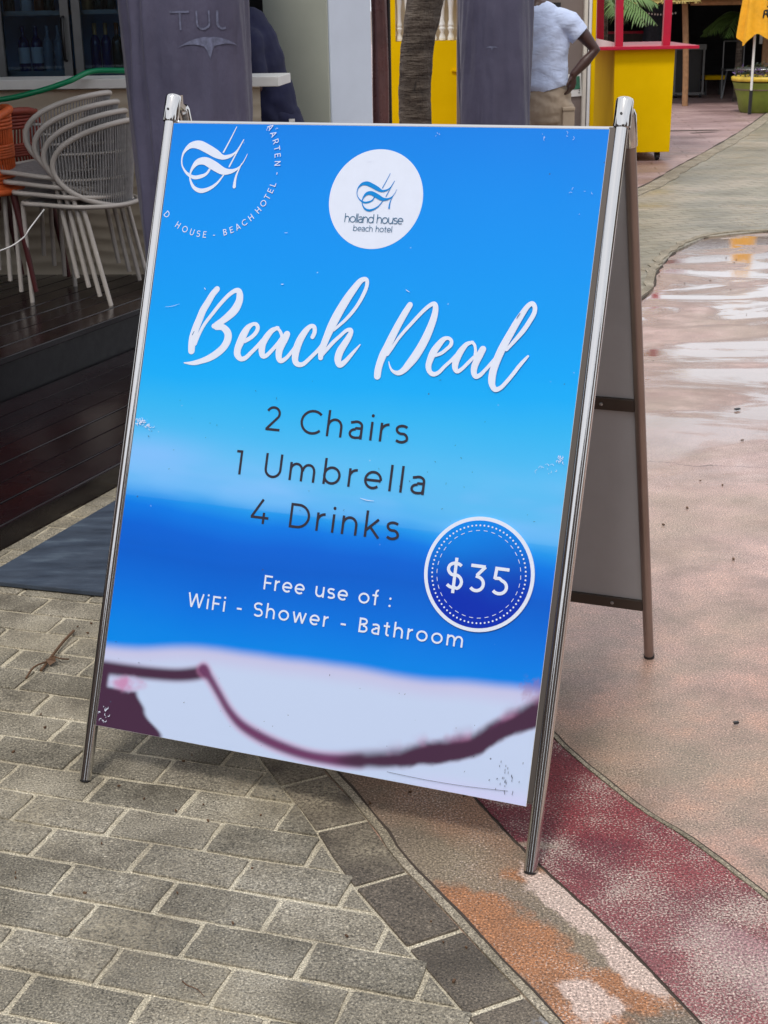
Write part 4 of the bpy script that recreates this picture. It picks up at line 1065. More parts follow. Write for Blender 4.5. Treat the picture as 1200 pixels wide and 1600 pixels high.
for u, v, l, ang, w in ((.535, .648, .030, -.18, .0013), (.05, .995, .034, .15, .0006), (.135, 1.04, .006, -.9, .0015), (.307, 1.056, .006, 0, .0016), (.575, 1.06, .010, -.6, .0012), (.30, 1.16, .008, 0, .0008), (.46, 1.31, .01, .1, .001)):
    ink.z = .0033; ink.ribbon([(u, v, w*.4), (u+l*.5*math.cos(ang), v+l*.5*math.sin(ang), w), (u+l*math.cos(ang+.1), v+l*math.sin(ang+.1), w*.3)], 4, cap=False)
ink.build('scratches', M_lwhite, kind='stuff')
ink = Ink(.0032)
for i in range(60):
    uu, vv = rs.uniform(.03, .92), rs.choice((rs.uniform(.14, .30), rs.uniform(.6, .9), rs.uniform(.6, .78)))
    ink.z = .0032; l = rs.uniform(.001, .004); b = rs.uniform(0, 2*PI)
    ink.ribbon([(uu, vv, rs.uniform(.0006, .0016)), (uu+l*math.cos(b), vv+l*math.sin(b), .0006)], 1, cap=False)
for i in range(26):
    uu, vv = rs.gauss(.895, .012), rs.uniform(.135, .20); ink.z = .0032; ink.ribbon([(uu, vv, .0008), (uu, vv-.004, .0008)], 1, cap=False)
ink.z = .0033; ink.ribbon(smooth([(.66, .136, .0007), (.74, .1345, .0007), (.82, .1365, .0007), (.90, .142, .0007)], 4), 1, cap=False)
ink.build('dark_specks', M_ldark, kind='stuff')

# ================================================================== BAR AREA (left background)
# bar counter: front face from (-1.93,7.40) to the right end at about (-.49, 7.25)
BA = Vector((-3.4, 7.56, 0)); BB = Vector((-.50, 7.25, 0)); BD = (BB-BA).normalized(); BN = Vector((-BD.y, BD.x, 0))
bar = empty('bar_counter', BA, 'bar counter with a thick white top and wavy cream panelled front', 'bar counter')
L = (BB-BA).length; Mb = Matrix((BD, BN, Vector((0, 0, 1)))).transposed()
m = MB(); m.box(BA+BD*(L/2-.06)+BN*.19+Vector((0, 0, .62)), (L-.12, .30, 1.04), Mb); m.build('carcass', M_cream, bar)
# front panel with real raised waves
vs = []; nx_, nz_ = 420, 110
fs = []
for j in range(nz_+1):
    for i in range(nx_+1):
        u = L*i/nx_-.06; z = .16+.98*j/nz_
        ph = z*96+3.0*math.sin(u*2.1+1.2*math.sin(z*5))+1.4*math.sin(u*4.7+z*7)
        d = .005*(1-abs(math.sin(ph/2)))**1.0
        p = BA+BD*u+BN*(.024-d); vs.append((p.x, p.y, z))
for j in range(nz_):
    for i in range(nx_): a = j*(nx_+1)+i; fs.append((a, a+1, a+nx_+2, a+nx_+1))
m = MB(); m.add(vs, fs, True)
M_wave = plain('cream_wave_tile', rgb(188, 176, 156), .5, var=.06, bump=.1)
m.build('wavy_front_panel', M_wave, bar)
m = MB(); m.box(BA+BD*(L/2+.03)+BN*.155+Vector((0, 0, 1.168)), (L+.02, .36, .046), Mb); m.build('countertop', M_white, bar, .004)
# green hose over the counter
m = MB(); m.tube(smooth([(-2.6, 7.30, 1.06), (-2.2, 7.25, 1.09), (-1.83, 7.215, 1.105), (-1.62, 7.20, 1.140), (-1.46, 7.22, 1.186), (-1.36, 7.30, 1.226), (-1.2, 7.34, 1.226), (-.9, 7.42, 1.226), (-.8, 7.52, 1.226)], 8), .013, 12)
tag(m.build('garden_hose', M_hose), 'green hose draped over the white edge of the bar counter', 'hose')
# glass door cooler behind the bar
CF = 8.25
cool = empty('glass_door_cooler', (-1.8, CF, 0), 'tall glass door drinks cooler with grey frame standing behind the bar', 'cooler')
M_cool = plain('cooler_interior', rgb(70, 104, 140), .5, var=.1, bump=0)
m = MB()
for c_, d_ in (((-2.0, CF+.60, 1.05), (1.9, .04, 2.1)), ((-2.93, CF+.3, 1.05), (.05, .6, 2.1)), ((-1.02, CF+.3, 1.05), (.05, .6, 2.1)), ((-2.0, CF+.3, 2.12), (1.9, .6, .06)), ((-2.0, CF+.3, .3), (1.9, .6, .6))):
    m.box(c_, d_)
m.build('cabinet', M_cool, cool)
m = MB(); m.box((-2.0, CF+.29, 2.24), (1.96, .66, .2)); m.build('header', M_black, cool)
shelves = [.80, 1.185, 1.495, 1.80]
for z in shelves:
    m = MB()
    for yy in [CF+.05+.06*k for k in range(9)]: m.box((-1.98, yy, z), (1.84, .006, .006))
    m.box((-1.98, CF+.04, z-.002), (1.84, .012, .024)); m.build('shelf', M_darkalu, cool)
for x0, x1 in ((-2.62, -2.045), (-2.035, -1.63), (-1.615, -1.05)):
    d = MB(); w_ = x1-x0; cx = (x0+x1)/2
    for sx in (x0+.0225, x1-.0225): d.box((sx, CF-.02, 1.3), (.045, .045, 1.62))
    for zz in (.52, 2.08): d.box((cx, CF-.02, zz), (w_-.09, .045, .06))
    dr = d.build('door', M_darkalu, cool, .003)
    g = MB(); g.box((cx, CF-.02, 1.3), (w_-.09, .006, 1.50)); g.build('pane', M_glass, dr)
    if x0 == -2.035 or x0 == -2.62:
        h = MB(); h.tube([(x1-.03, CF-.045, 1.47), (x1-.03, CF-.085, 1.465), (x1-.03, CF-.085, 1.255), (x1-.03, CF-.045, 1.25)], .009, 8); h.build('handle', M_black, dr)
def bottle(x, y, z, h, r, glass, lab=None, cap=None, label='', grp='bottles in the glass door cooler', lz=(.18, .52)):
    t = empty('bottle', (x, y, z), label, 'bottle', grp)
    m = MB(); m.lathe((x, y, z), [(r*.9, 0), (r, .01), (r, h*.58), (r*.85, h*.66), (r*.36, h*.76), (r*.33, h*.93), (r*.38, h*.95), (r*.38, h*.965), (r*.2, h*.97)], 16)
    m.build('body', glass, t)
    if lab: m = MB(); m.lathe((x, y, z), [(r*1.01, h*lz[0]), (r*1.01, h*lz[1])], 16, False); m.build('label', lab, t)
    if cap: m = MB(); m.lathe((x, y, z), [(r*.40, h*.76), (r*.42, h*1.0), (r*.2, h*1.005)], 12); m.build('foil', cap, t)
M_blueglass = plain('blue_bottle_glass', (.004, .012, .11, 1), .15, bump=0)
M_palebottle = plain('pale_bottle', (.16, .22, .30, 1), .25, bump=0)
M_darkglass = plain('dark_bottle_glass', (.012, .02, .014, 1), .12, bump=0)
M_gold = plain('gold_foil', (.42, .24, .09, 1), .35, metal=.5, bump=0)
M_label = plain('paper_label', (.55, .57, .62, 1), .6, bump=0)
M_amber = plain('amber_glass', (.14, .035, .01, 1), .2, bump=0)
def xat(px, Y): return (px-600)/F*Y*1.0+.0
def bx(px, Y=8.36):                       # pixel column to x at that depth near the top of the frame
    d = fwv+rtv*((px-600)/F)-upv_*((80-800)/F); return d.x*Y/d.y
blabels = ['blue bottle with a square white label at the left in the cooler', 'blue bottle with a square white label second in the cooler row', 'pale frosted bottle right of the blue bottles in the cooler', 'pale frosted bottle beside the black cooler handle',
           'dark bottle with gold neck left of three in the right door', 'dark bottle with gold neck middle of three in the right door', 'nearly black bottle with amber neck nearest the grey umbrella cover']
for (px, mat, lab, cp, r), lb in zip(((38, M_blueglass, M_label, None, .031), (58, M_blueglass, M_label, None, .031), (76, M_palebottle, None, None, .029), (93, M_palebottle, None, None, .029),
                  (150, M_blueglass, None, M_gold, .028), (167, M_blueglass, None, M_gold, .028), (184, M_darkglass, None, M_amber, .030)), blabels):
    bottle(bx(px), 8.36, 1.190, .245, r, mat, lab, cp, lb)
for i, (px, mat) in enumerate(((45, M_label), (66, M_amber), (80, M_darkglass), (140, M_gold), (158, M_darkglass), (176, M_darkglass), (18, M_darkglass))):
    bottle(bx(px), 8.40, 1.500, .26, .032, mat, None, None, ['white bottle on the upper cooler shelf in the left door', 'amber bottle on the upper shelf in the left cooler door', 'dark bottle on the upper shelf beside the amber one', 'gold bottle on the upper shelf in the right cooler door',
        'dark bottle beside the gold bottle on the upper shelf', 'dark bottle on the upper shelf next to the umbrella cover', 'dark bottle at the far left of the upper cooler shelf'][i])
# bar building; its canopy is added out of view to shade deck and chairs
bw = empty('bar_building', (-2, 9.4, 0), 'dark bar building behind the counter with an added unseen canopy that shades the deck', 'building')
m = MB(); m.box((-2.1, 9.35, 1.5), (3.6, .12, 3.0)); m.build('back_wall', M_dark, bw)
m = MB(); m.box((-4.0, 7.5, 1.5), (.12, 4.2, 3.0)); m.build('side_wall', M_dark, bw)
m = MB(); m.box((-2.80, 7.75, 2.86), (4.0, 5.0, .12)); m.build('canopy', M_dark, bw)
m = MB()
for i in range(9): m.box((-2.6+.2*i, 9.20, 1.66+.0*i), (.015, .17, .9))
m.build('shelf_divider', M_dark, bw)
# pillar
pil = empty('pillar', (-.25, 8.6, 0), 'square painted pillar with a grey green shaded side and a pale blue front beside the bar', 'pillar')
ca = Vector((-.252, 8.60)); 
m = MB(); m.prism([(-.252, 8.60), (-.022, 8.78), (-.20, 9.15), (-.62, 8.86)], -.02, 2.85)
M_pil = plain('pale_blue_painted_render', rgb(196, 206, 222), .5, var=.05, scale=3, bump=.15)
pm = m.build('shaft', M_pil, pil, .006)
m = MB(); m.prism([(-.262, 8.600), (-.268, 8.590), (-.64, 8.845), (-.632, 8.856)], -.02, 2.85)
M_pg = plain('grey_green_shade_side', rgb(172, 176, 164), .6, var=.06, scale=3, bump=.1)  # shade of the left face put into a darker grey green
m.build('shaded_side', M_pg, pil)
# dark brown rolled blind / post between pillar and yellow wall
bl = empty('rolled_blind', (.02, 9.25, 0), 'dark brown rolled blind hanging upright between pillar and yellow wall', 'blind')
M_brown = plain('dark_brown_vinyl', rgb(96, 62, 60), .3, var=.3, scale=5, bump=.3, bs=12, dist=.01)
m = MB(); prof = []
for k in range(40):
    z = -.02+2.9*k/39; prof.append(z)
rings = []
for z in prof:
    rings.append([(.026+(.046+.006*math.sin(5*a+z*2.2)+.004*math.sin(3*a-z*4))*math.cos(a), 9.25+(.045+.006*math.sin(4*a+z*3))*math.sin(a), z) for a in [2*PI*j/28 for j in range(28)]])
vs = [v for g in rings for v in g]
m.add(vs, [(i*28+j, i*28+(j+1) % 28, (i+1)*28+(j+1) % 28, (i+1)*28+j) for i in range(39) for j in range(28)], True); m.build('roll', M_brown, bl)
m = MB(); m.tube([(.085, 9.31, 0), (.082, 9.31, 2.9)], .012, 8); m.build('edge_bar', M_black, bl)

# ---- stacked rope chairs
FD = Vector((-.955, .295, 0)); CANG = math.atan2(FD.y, FD.x)
def cyl(phi, z, r=.268):                   # phi measured from the back of the chair
    rr = r+(z-.44)*.10
    return (.06-rr*math.cos(phi), rr*.90*math.sin(phi), z)
def make_chair():
    t = empty('rope_chair', (0, 0, 0), 'x', 'chair')
    for sy in (-1, 1):
        m = MB(); m.tube(smooth([(.205, sy*.205, .0), (.207, sy*.204, .25), (.208, sy*.202, .425), (.200, sy*.202, .446), (.17, sy*.205, .452)], 5), .0105, 10); m.local('front_leg', M_chair, t)
        m = MB(); m.tube(smooth([(-.195, sy*.205, .0), (-.150, sy*.207, .20), (-.105, sy*.208, .40), (-.092, sy*.209, .428), (-.07, sy*.211, .437), (.0, sy*.215, .440)], 5), .0105, 10); m.local('rear_leg', M_chair, t)
    m = MB(); m.tube(smooth([(.205, -.195, .452), (.205, .195, .452), (.09, .228, .447), (-.09, .228, .440), (-.205, .13, .436), (-.235, 0, .436), (-.205, -.13, .436), (-.09, -.228, .440), (.09, -.228, .447)], 7, True), .0105, 10, closed=True)
    m.local('seat_frame', M_chair, t)
    m = MB(); PH = math.radians(80)
    hoop = [cyl(PH*math.cos(a), .612+.186*math.sin(a)) for a in [2*PI*i/72 for i in range(72)]]
    m.tube(hoop, .0125, 10, closed=True); m.local('back_hoop', M_chair, t)
    for zz in (.555, .668):
        k = math.sqrt(max(0, 1-((zz-.612)/.186)**2)); m = MB(); m.tube([cyl(PH*k*q/14, zz, .262) for q in range(-14, 15)], .0065, 8); m.local('back_rail', M_chair, t)
    m = MB()
    for q in range(-27, 28):
        ph = PH*q/28.2; k = math.sqrt(1-(ph/PH)**2)*.186
        m.tube([cyl(ph, .612-k, .269), cyl(ph, .612, .271), cyl(ph, .612+k, .269)], .0030, 5)
    m.local('back_cord', M_cord, t, kind='stuff')
    m = MB()
    for q in range(-15, 16):
        y = q*.0155; x0 = -.228+.1*(y/.25)**2*1.5; m.tube([(x0, y*.93, .440), (0, y*.95, .432), (.203, y*.84, .455)], .0030, 5)
    m.local('seat_cord', M_cord, t, kind='stuff')
    return t
ch0 = make_chair()
CB = Vector((-1.342, 6.795, 0))            # ground centre of the lowest chair
clab = ['lowest light taupe rope back chair of the stack on the dark deck', 'second rope back chair from the bottom of the stack', 'third rope back chair from the bottom of the stack', 'topmost rope back chair of the stack, farthest left']
for k in range(4):
    c_ = ch0 if k == 0 else copy_tree(ch0)
    p = CB+FD*(.052*k)+Vector((.0, .0, .24+.044*k))
    c_.location = p; c_.rotation_euler = (0, -math.radians(1.1*k), CANG)
    tag(c_, clab[k], 'chair', 'stacked rope back chairs')
# ---- two woven armchairs behind, orange and dark red
def make_arm(loc, rz, rope, legm, label, sc_=1.0):
    t = empty('woven_chair', loc, label, 'chair', 'woven armchairs by the bar', rz)
    outl = []
    def bp(u, v):                          # u across -1..1, v 0..1 up
        a = u*.95; r = .29
        return (-r*math.cos(a)+.05, r*math.sin(a)*1.05, .46+v*.33)
    m = MB(); o_ = []
    for u, v in smooth([(-1, .1), (-.98, .55), (-.86, .9), (-.5, 1.0), (0, 1.02), (.5, 1.0), (.86, .9), (.98, .55), (1, .1), (.7, -.02), (0, -.03), (-.7, -.02)], 6, True): o_.append(bp(u, v))
    m.tube(o_, .019, 10, closed=True); m.local('back_frame', rope, t)
    for v0, v1 in ((.0, .20), (.42, .56), (.80, .99)):
        m = MB()
        for k in range(5):
            v = v0+(v1-v0)*k/4; m.tube([bp(u/10*.97, v) for u in range(-10, 11)], .0085, 6)
        m.local('woven_band', rope, t)
    m = MB()
    for q in range(-13, 14):
        u = q/13.6; m.tube([bp(u-.03, .18), bp(u+.02, .5), bp(u-.02, .82)], .0055, 5)
    m.local('back_rope', rope, t, kind='stuff')
    m = MB(); m.tube(smooth([(.25, -.24, .45), (.25, .24, .45), (-.02, .29, .45), (-.24, .15, .45), (-.24, -.15, .45), (-.02, -.29, .45)], 6, True), .016, 8, closed=True)
    for q in range(-14, 15): m.tube([(-.22, q*.016, .45), (.24, q*.016, .455)], .007, 5)
    m.local('seat', rope, t)
    for sx, sy in ((1, 1), (1, -1), (-1, 1), (-1, -1)):
        m = MB(); m.tube([(sx*.20, sy*.21, .45), (sx*.255, sy*.25, 0)], [.017, .011], 8); m.local('leg', legm, t)
    return t
make_arm((-1.90, 6.80, .29), math.radians(200), M_orange, M_maroonleg, 'orange woven armchair at the left edge in front of the bar')
make_arm((-1.88, 7.12, .27), math.radians(140), M_rust, M_maroonleg, 'dark red woven armchair between the orange one and the stacked chairs')
# white cable loop
m = MB(); m.tube(smooth([(-1.95, 6.3, .56), (-1.70, 6.30, .53), (-1.60, 6.30, .545), (-1.53, 6.32, .585), (-1.50, 6.34, .625), (-1.47, 6.5, .68)], 8), .003, 6)
tag(m.build('loose_cable', M_wire), 'thin white cable curving in front of the stacked chair legs', 'cable')

# ---- closed umbrella covers
def cover_umbrella(cx, cy, rb, rt, zb, zt, seam, label, phase, name='closed_umbrella', oval=.82, rim=.0):
    t = empty(name, (cx, cy, 0), label, 'umbrella', 'closed umbrellas in grey purple covers')
    nz_, na = 70, 120
    def rad(a, z):
        k = (z-zb)/(zt-zb); r = rb+(rt-rb)*min(1, k*1.35)**.8
        r *= 1+.030*math.sin(3*a+phase+z*1.1)+.016*math.sin(7*a-phase*2+z*1.7)
        r += nse(math.cos(a)*2+phase, z*1.1+math.sin(a)*2, 1.4, phase)*.022
        d = (a-seam+PI) % (2*PI)-PI          # flap: a step next to a groove
        r += .020*math.exp(-((d+.12)/.10)**2)-.045*math.exp(-((d)/.04)**2)
        if z < zb+.15: r *= .9+.1*(z-zb)/.15
        return r
    def surf(a, z, off=0.):
        r = rad(a, z)+off
        return (cx+r*math.cos(a), cy+r*oval*math.sin(a), z)
    vs = [surf(2*PI*j/na, zb+(zt-zb)*i/nz_) for i in range(nz_+1) for j in range(na)]
    fs = [(i*na+j, i*na+(j+1) % na, (i+1)*na+(j+1) % na, (i+1)*na+j) for i in range(nz_) for j in range(na)]
    vs += [(cx, cy, zt+.12)]; ti = len(vs)-1
    fs += [(nz_*na+j, nz_*na+(j+1) % na, ti) for j in range(na)]
    m = MB(); m.add(vs, fs, True); m.build('cover', M_cover, t)
    m = MB(); m.tube([(cx, cy, .1), (cx, cy, zb+.3)], .03, 14); m.build('pole', M_darkalu, t)
    m = MB(); m.lathe((cx, cy, 0), [(.27, .0), (.27, .05), (.25, .06), (.05, .075), (.045, .3)], 32); m.build('base', M_darkalu, t)
    return t, surf
c1 = Vector((-.705, 5.75))
um1, surf1 = cover_umbrella(c1.x, c1.y, .205, .243, .18, 2.5, math.radians(230), 'large closed umbrella in a grey purple cover rising behind the left side of the sign', 1.0)
um1c = list(um1.children)
for ch in um1.children:
    if ch.name.startswith('base') or ch.name.startswith('pole'): pass
um1.location.z = 0
c2 = Vector((.805, 10.2))
um2, surf2 = cover_umbrella(c2.x, c2.y, .228, .246, .15, 2.5, math.radians(170), 'closed umbrella in a grey purple cover between the tree trunk and the person in blue', 2.7)
# faded lettering and emblem wrapped on the covers
def wrapped(surf, strokes, a0, z0, sc_, wt, parent, name, mat, radx=.26):
    m = MB()
    for st in strokes:
        p = st; L = []; Rr = []
        for i in range(len(p)):
            a = p[max(i-1, 0)]; b = p[min(i+1, len(p)-1)]
            dx, dy = b[0]-a[0], b[1]-a[1]; l = math.hypot(dx, dy) or 1; nx, ny = -dy/l, dx/l; h = (p[i][2] if len(p[i]) > 2 else wt)/2
            for Q, sg in ((L, 1), (Rr, -1)):
                x = p[i][0]+nx*h*sg; y = p[i][1]+ny*h*sg
                Q.append(surf(a0+x*sc_/radx, z0+y*sc_, .0035))
        n_ = len(p); m.add(L+Rr, [(i, n_+i, n_+i+1, i+1) for i in range(n_-1)])
    return m.build(name, mat, parent)
def dens(p, k=5):
    o = []
    for a, b in zip(p, p[1:]):
        for q in range(k): o.append(lerp(a, b, q/k))
    return o+[p[-1]]
tu = [dens([(0, .95), (.72, .95)]), dens([(.36, 1), (.36, 0)]),
      dens([(1.15, 1)]+[(1.15, .42)]+arc(1.48, .34, .33, .34, 180, 360, 8)+[(1.81, 1)], 2), dens([(2.3, 1), (2.3, .42)]+arc(2.58, .34, .28, .34, 180, 300, 6), 2)]
A0 = math.radians(-89.6)
for st_ in ([dens([(-.037, .062), (.037, .062)]), dens([(0, .065), (0, 0)])], [dens([(.066, .065)]+[(.066, .025)]+arc(.091, .024, .025, .022, 180, 360, 8)+[(.116, .065)], 2)], [dens([(.149, .065), (.149, .025)]+arc(.170, .023, .021, .021, 180, 300, 6), 2)]):
    wrapped(surf1, st_, A0, 1.432, 1.0, .0075, um1, 'letter', M_coverprint, .25)
# ray-shaped emblem: two swept wings with a pointed tail
def wing(surf, a0, z0, W_, parent):
    m = MB(); top = []; bot = []
    N_ = 28
    for i in range(N_+1):
        x = -1+2*i/N_; ax = abs(x)
        ty = .30*(1-ax**2.0); by = .30*(1-ax**2.0)-.02-.26*(1-ax)**1.5*(1.0)+.03*ax
        tail = .24*max(0, 1-ax/.10)
        notch = -.02*max(0, 1-ax/.1)
        top.append(surf(a0+x*W_/.26, z0+(ty+notch)*W_, .0035)); bot.append(surf(a0+x*W_/.26, z0+(min(by, ty)-tail)*W_, .0035))
    n_ = N_+1; m.add(top+bot, [(i, n_+i, n_+i+1, i+1) for i in range(N_)])
    return m.build('emblem', M_coverprint, parent)
wing(surf1, math.radians(-64), 1.362, .150, um1)
wing(surf2, math.radians(-100), 1.215, .055, um2)

# ---- yellow wall with balusters, tree trunk
yw = empty('yellow_wall', (.5, 16, 0), 'bright yellow building wall with a white balustrade behind the tree trunk', 'wall')
m = MB()
for c_, d_ in (((.155, 16.1, 1.5), (.118, .2, 3.0)), ((.70, 16.1, .56), (.972, .2, 1.13)), ((1.15, 16.1, 2.065), (.44, .2, 1.87)), ((.60, 16.1, 2.6), (.772, .2, .8))): m.box(c_, d_)
m.build('wall', M_yellow, yw)
m = MB(); m.box((.60, 16.5, 1.7), (1.2, .1, 1.4)); m.build('recess', M_cream, yw)
for i in range(8):
    x = .252+.0905*i
    m = MB(); m.lathe((x, 16.08, 1.131), [(.036, 0), (.036, .02), (.034, .03), (.018, .075), (.034, .11), (.034, .125), (.024, .13), (.034, .145), (.032, .16), (.022, .20), (.024, .30), (.036, .42), (.041, .52), (.034, .62), (.022, .74), (.034, .80), (.036, .86), (.036, 1.07)], 14)
    m.build('baluster', M_white, yw)
m = MB(); m.bar((.80, 15.99, .83), (.87, 15.985, .82), .02, .02); m.bar((.866, 15.985, .83), (.868, 15.985, .76), .012, .012); m.build('latch', M_yellow, yw)
tree = empty('palm_tree', (.31, 11.5, 0), 'grey brown palm trunk curving up in front of the yellow wall', 'tree')
n = N('palm_bark')
v = n.obj(); bk = n.noise(5, 6, .7, v, (1, 1, 2.2)); rg = n.noise(16, 3, .6, v, (.35, .35, 2.2))
fis = n.noise(9, 3, .6, v, (2.6, 2.6, .5))
cc = n.ramp(n.math('ADD', n.math('MULTIPLY', bk, .6), n.math('MULTIPLY', rg, .4)), [(.30, rgb(40, 32, 28)), (.48, rgb(78, 68, 60)), (.62, rgb(108, 98, 88))])
cc = n.mix(n.ramp(fis, [(.60, 0.), (.68, .85)]), cc, rgb(16, 12, 12))
n.set(col=cc, rough=.9); n.bump(n.math('ADD', bk, n.math('ADD', rg, n.math('MULTIPLY', fis, -1.2))), 1., .03)
M_bark = n.m
cl = smooth([(.33, 11.5, 0, .16), (.305, 11.5, .35, .14), (.294, 11.5, .80, .124), (.302, 11.5, 1.04, .122), (.332, 11.5, 1.26, .126), (.378, 11.5, 1.53, .133), (.47, 11.5, 2.0, .125), (.56, 11.5, 2.6, .115), (.60, 11.5, 3.6, .105), (.58, 11.5, 4.4, .10)], 14)
m = MB(); na = 40; vs = []
for x, y, z, r in cl:
    for j in range(na):
        a = 2*PI*j/na; rr = r*(1+.014*math.sin(z*38+.8*math.sin(a*2))+nse(math.cos(a)+2, math.sin(a)+z*3, 1.6, 4.)*.10)
        vs.append((x+rr*math.cos(a), y+rr*math.sin(a), z))
m.add(vs, [(i*na+j, i*na+(j+1) % na, (i+1)*na+(j+1) % na, (i+1)*na+j) for i in range(len(cl)-1) for j in range(na)], True)
m.build('trunk', M_bark, tree)
def frond(m, o, d, L_, droop, rl_, wl=.28, nl=26):
    o, d = Vector(o), Vector(d).normalized(); side = d.cross(Vector((0, 0, 1))).normalized(); pts = []
    for i in range(12):
        t = i/11; pts.append(o+d*L_*t+Vector((0, 0, -droop*L_*t*t)))
    m.tube(pts, [.012*(1-.8*i/11) for i in range(12)], 5)
    for i in range(nl):
        t = .12+.86*i/nl; k = t*11; a = int(k); p = pts[a].lerp(pts[min(a+1, 11)], k-a); tg = (pts[min(a+1, 11)]-pts[a]).normalized()
        for sg in (-1, 1):
            ll = wl*math.sin(PI*min(1, t*.85+.12))*rl_.uniform(.8, 1.15); e = (side*sg*.85+tg*.55+Vector((0, 0, -.25-rl_.random()*.35))).normalized()
            w_ = tg.cross(e).normalized().cross(e)*.012*(L_/1.6+.4)
            q = p+e*ll
            m.add([p-w_, p+w_, p+e*ll*.55+w_*1.1+Vector((0, 0, -.01)), q+Vector((0, 0, -ll*.18)), p+e*ll*.55-w_*1.1], [(0, 1, 2, 4), (4, 2, 3)])
rc = random.Random(11)
m = MB()
for i in range(16):
    a = 2*PI*i/16+rc.uniform(-.15, .15); el = rc.uniform(-.1, .8); frond(m, (.58, 11.5, 4.4), (math.cos(a), math.sin(a), el), rc.uniform(1.5, 2.0), .45, rc, .4)
m.build('crown', M_leaf, tree)

# ---- door wall with flyer behind the person
dw = empty('door_wall', (1.75, 14.5, 0), 'greige shop wall with white framed door behind the person in blue', 'wall')
M_greige = plain('greige_wall_paint', rgb(120, 108, 102), .6, var=.08, scale=4, bump=.1)
m = MB(); m.box((1.495, 14.6, 1.5), (.95, .14, 3.0)); m.build('wall', M_greige, dw)
for x0, x1, mt_ in ((1.972, 2.004, M_cream), (2.014, 2.042, M_white)):
    m = MB(); m.box(((x0+x1)/2, 14.50, 1.5), (x1-x0, .10, 3.0)); m.build('door_frame', mt_, dw, .004)
m = MB(); m.box((2.066, 14.52, 1.5), (.038, .10, 3.0)); m.build('corner_post', M_yellow, dw, .003)
m = MB(); m.box((1.565, 14.51, 1.35), (.012, .03, 1.4)); m.box((1.60, 14.51, 1.35), (.02, .03, 1.4)); m.build('door_edge', M_darkalu, dw)
m = MB(); m.box((1.60, 14.50, 1.455), (.30, .03, .06)); m.build('dark_sign_strip', M_dark, dw)
fl = empty('flyer', (1.905, 14.5, .74), 'small green and white flyer fixed to the wall beside the hand of the person', 'flyer')
m = MB(); m.box((1.905, 14.515, .735), (.125, .006, .21), Matrix.Rotation(-.06, 3, 'Y')); m.build('paper', M_white, fl)
M_grn = plain('green_print', (.03, .16, .09, 1), .5, var=.5, scale=30, bump=0)
m = MB(); m.box((1.901, 14.509, .755), (.10, .003, .12), Matrix.Rotation(-.06, 3, 'Y')); m.build('green_picture', M_grn, fl)
m = MB()
for k in range(3): m.box((1.946+.002*k, 14.508, .665+.02*k), (.010, .003, .009))
m.build('print_mark', M_black, fl)
# dark gap wall behind cover 2
fw_ = empty('shop_front', (1.2, 15.5, 0), 'plain dark shop front seen in the narrow gaps behind the covered umbrella', 'wall')
m = MB(); m.box((1.35, 15.0, 1.5), (1.1, .1, 3.0)); m.build('front', M_greige, fw_)

# ---- yellow cart
ct_ = empty('vending_cart', (2.55, 14.9, 0), 'yellow box cart on castors with red counter top and red posts', 'cart')
def trap(m, x0, x1, y0, y1, z0, z1, dx):
    m.add([(x0+dx, y0, z0), (x1-dx, y0, z0), (x1-dx, y1, z0), (x0+dx, y1, z0), (x0, y0, z1), (x1, y0, z1), (x1, y1, z1), (x0, y1, z1)],
          [(0, 1, 2, 3)[::-1], (4, 5, 6, 7), (0, 1, 5, 4), (1, 2, 6, 5), (2, 3, 7, 6), (3, 0, 4, 7)])
m = MB(); trap(m, 2.288, 2.868, 14.6, 16.0, .085, 1.045, .012)
m.build('body', M_yellow, ct_, .006)
m = MB(); m.box((2.576, 15.3, 1.062), (1.01, 1.56, .03)); m.build('counter_top', M_red, ct_, .004)
for x, y in ((2.33, 14.70), (2.80, 14.70), (2.33, 15.95)):
    m = MB(); m.box((x, y, 1.64), (.072, .072, 1.13), Matrix.Rotation(-.02 if x < 2.5 else .01, 3, 'Y')); m.build('post', M_red, ct_, .003)
m = MB(); m.box((2.576, 15.3, 2.24), (1.1, 1.7, .08)); m.build('roof_board', M_yellow, ct_)
for x, y in ((2.42, 14.70), (2.755, 14.70), (2.42, 15.9), (2.755, 15.9)):
    m = MB(); m.tube([(x-.018, y, .035), (x+.018, y, .035)], .034, 16); w_ = m.build('castor', M_black, ct_)
    m = MB(); m.box((x, y+.01, .072), (.05, .045, .03)); m.box((x-.024, y, .052), (.004, .03, .05)); m.box((x+.024, y, .052), (.004, .03, .05)); m.build('fork', M_black, w_)
m = MB(); m.bar((2.10, 14.62, 1.12), (2.28, 14.72, 1.082), .016, .07); tag(m.build('paper_sheet', M_white), 'white paper sheet lying at the left end of the red cart counter', 'paper')

# ================================================================== FAR BAR (right background)
fb = empty('beach_bar', (5, 24, 0), 'dark thatched beach bar with a rough timber post behind the yellow cart', 'bar')
M_darkwall = plain('dark_slatted_wall', (.014, .012, .016, 1), .7, var=.5, scale=2, bump=0)
m = MB(); m.box((6.5, 29.0, 1.6), (9.0, .2, 3.3)); m.build('back_wall', M_darkwall, fb)
m = MB(); m.box((2.1, 26.5, 1.6), (.2, 5.0, 3.3)); m.box((11, 26.5, 1.6), (.2, 5.0, 3.3)); m.build('side_wall', M_darkwall, fb)
for k in range(34):
    m = MB(); m.box((6.0, 28.86, .15+.09*k), (2.4, .03, .055)); m.build('wall_slat', M_darkwall, fb)
m = MB(); m.box((6.3, 25.8, 1.66), (9.5, 7.4, .06)); m.build('ceiling', M_darkwall, fb)
M_thatch = plain('thatch_straw', rgb(172, 150, 92), .9, var=.3, scale=30, bump=.6)
m = MB(); rth = random.Random(2)
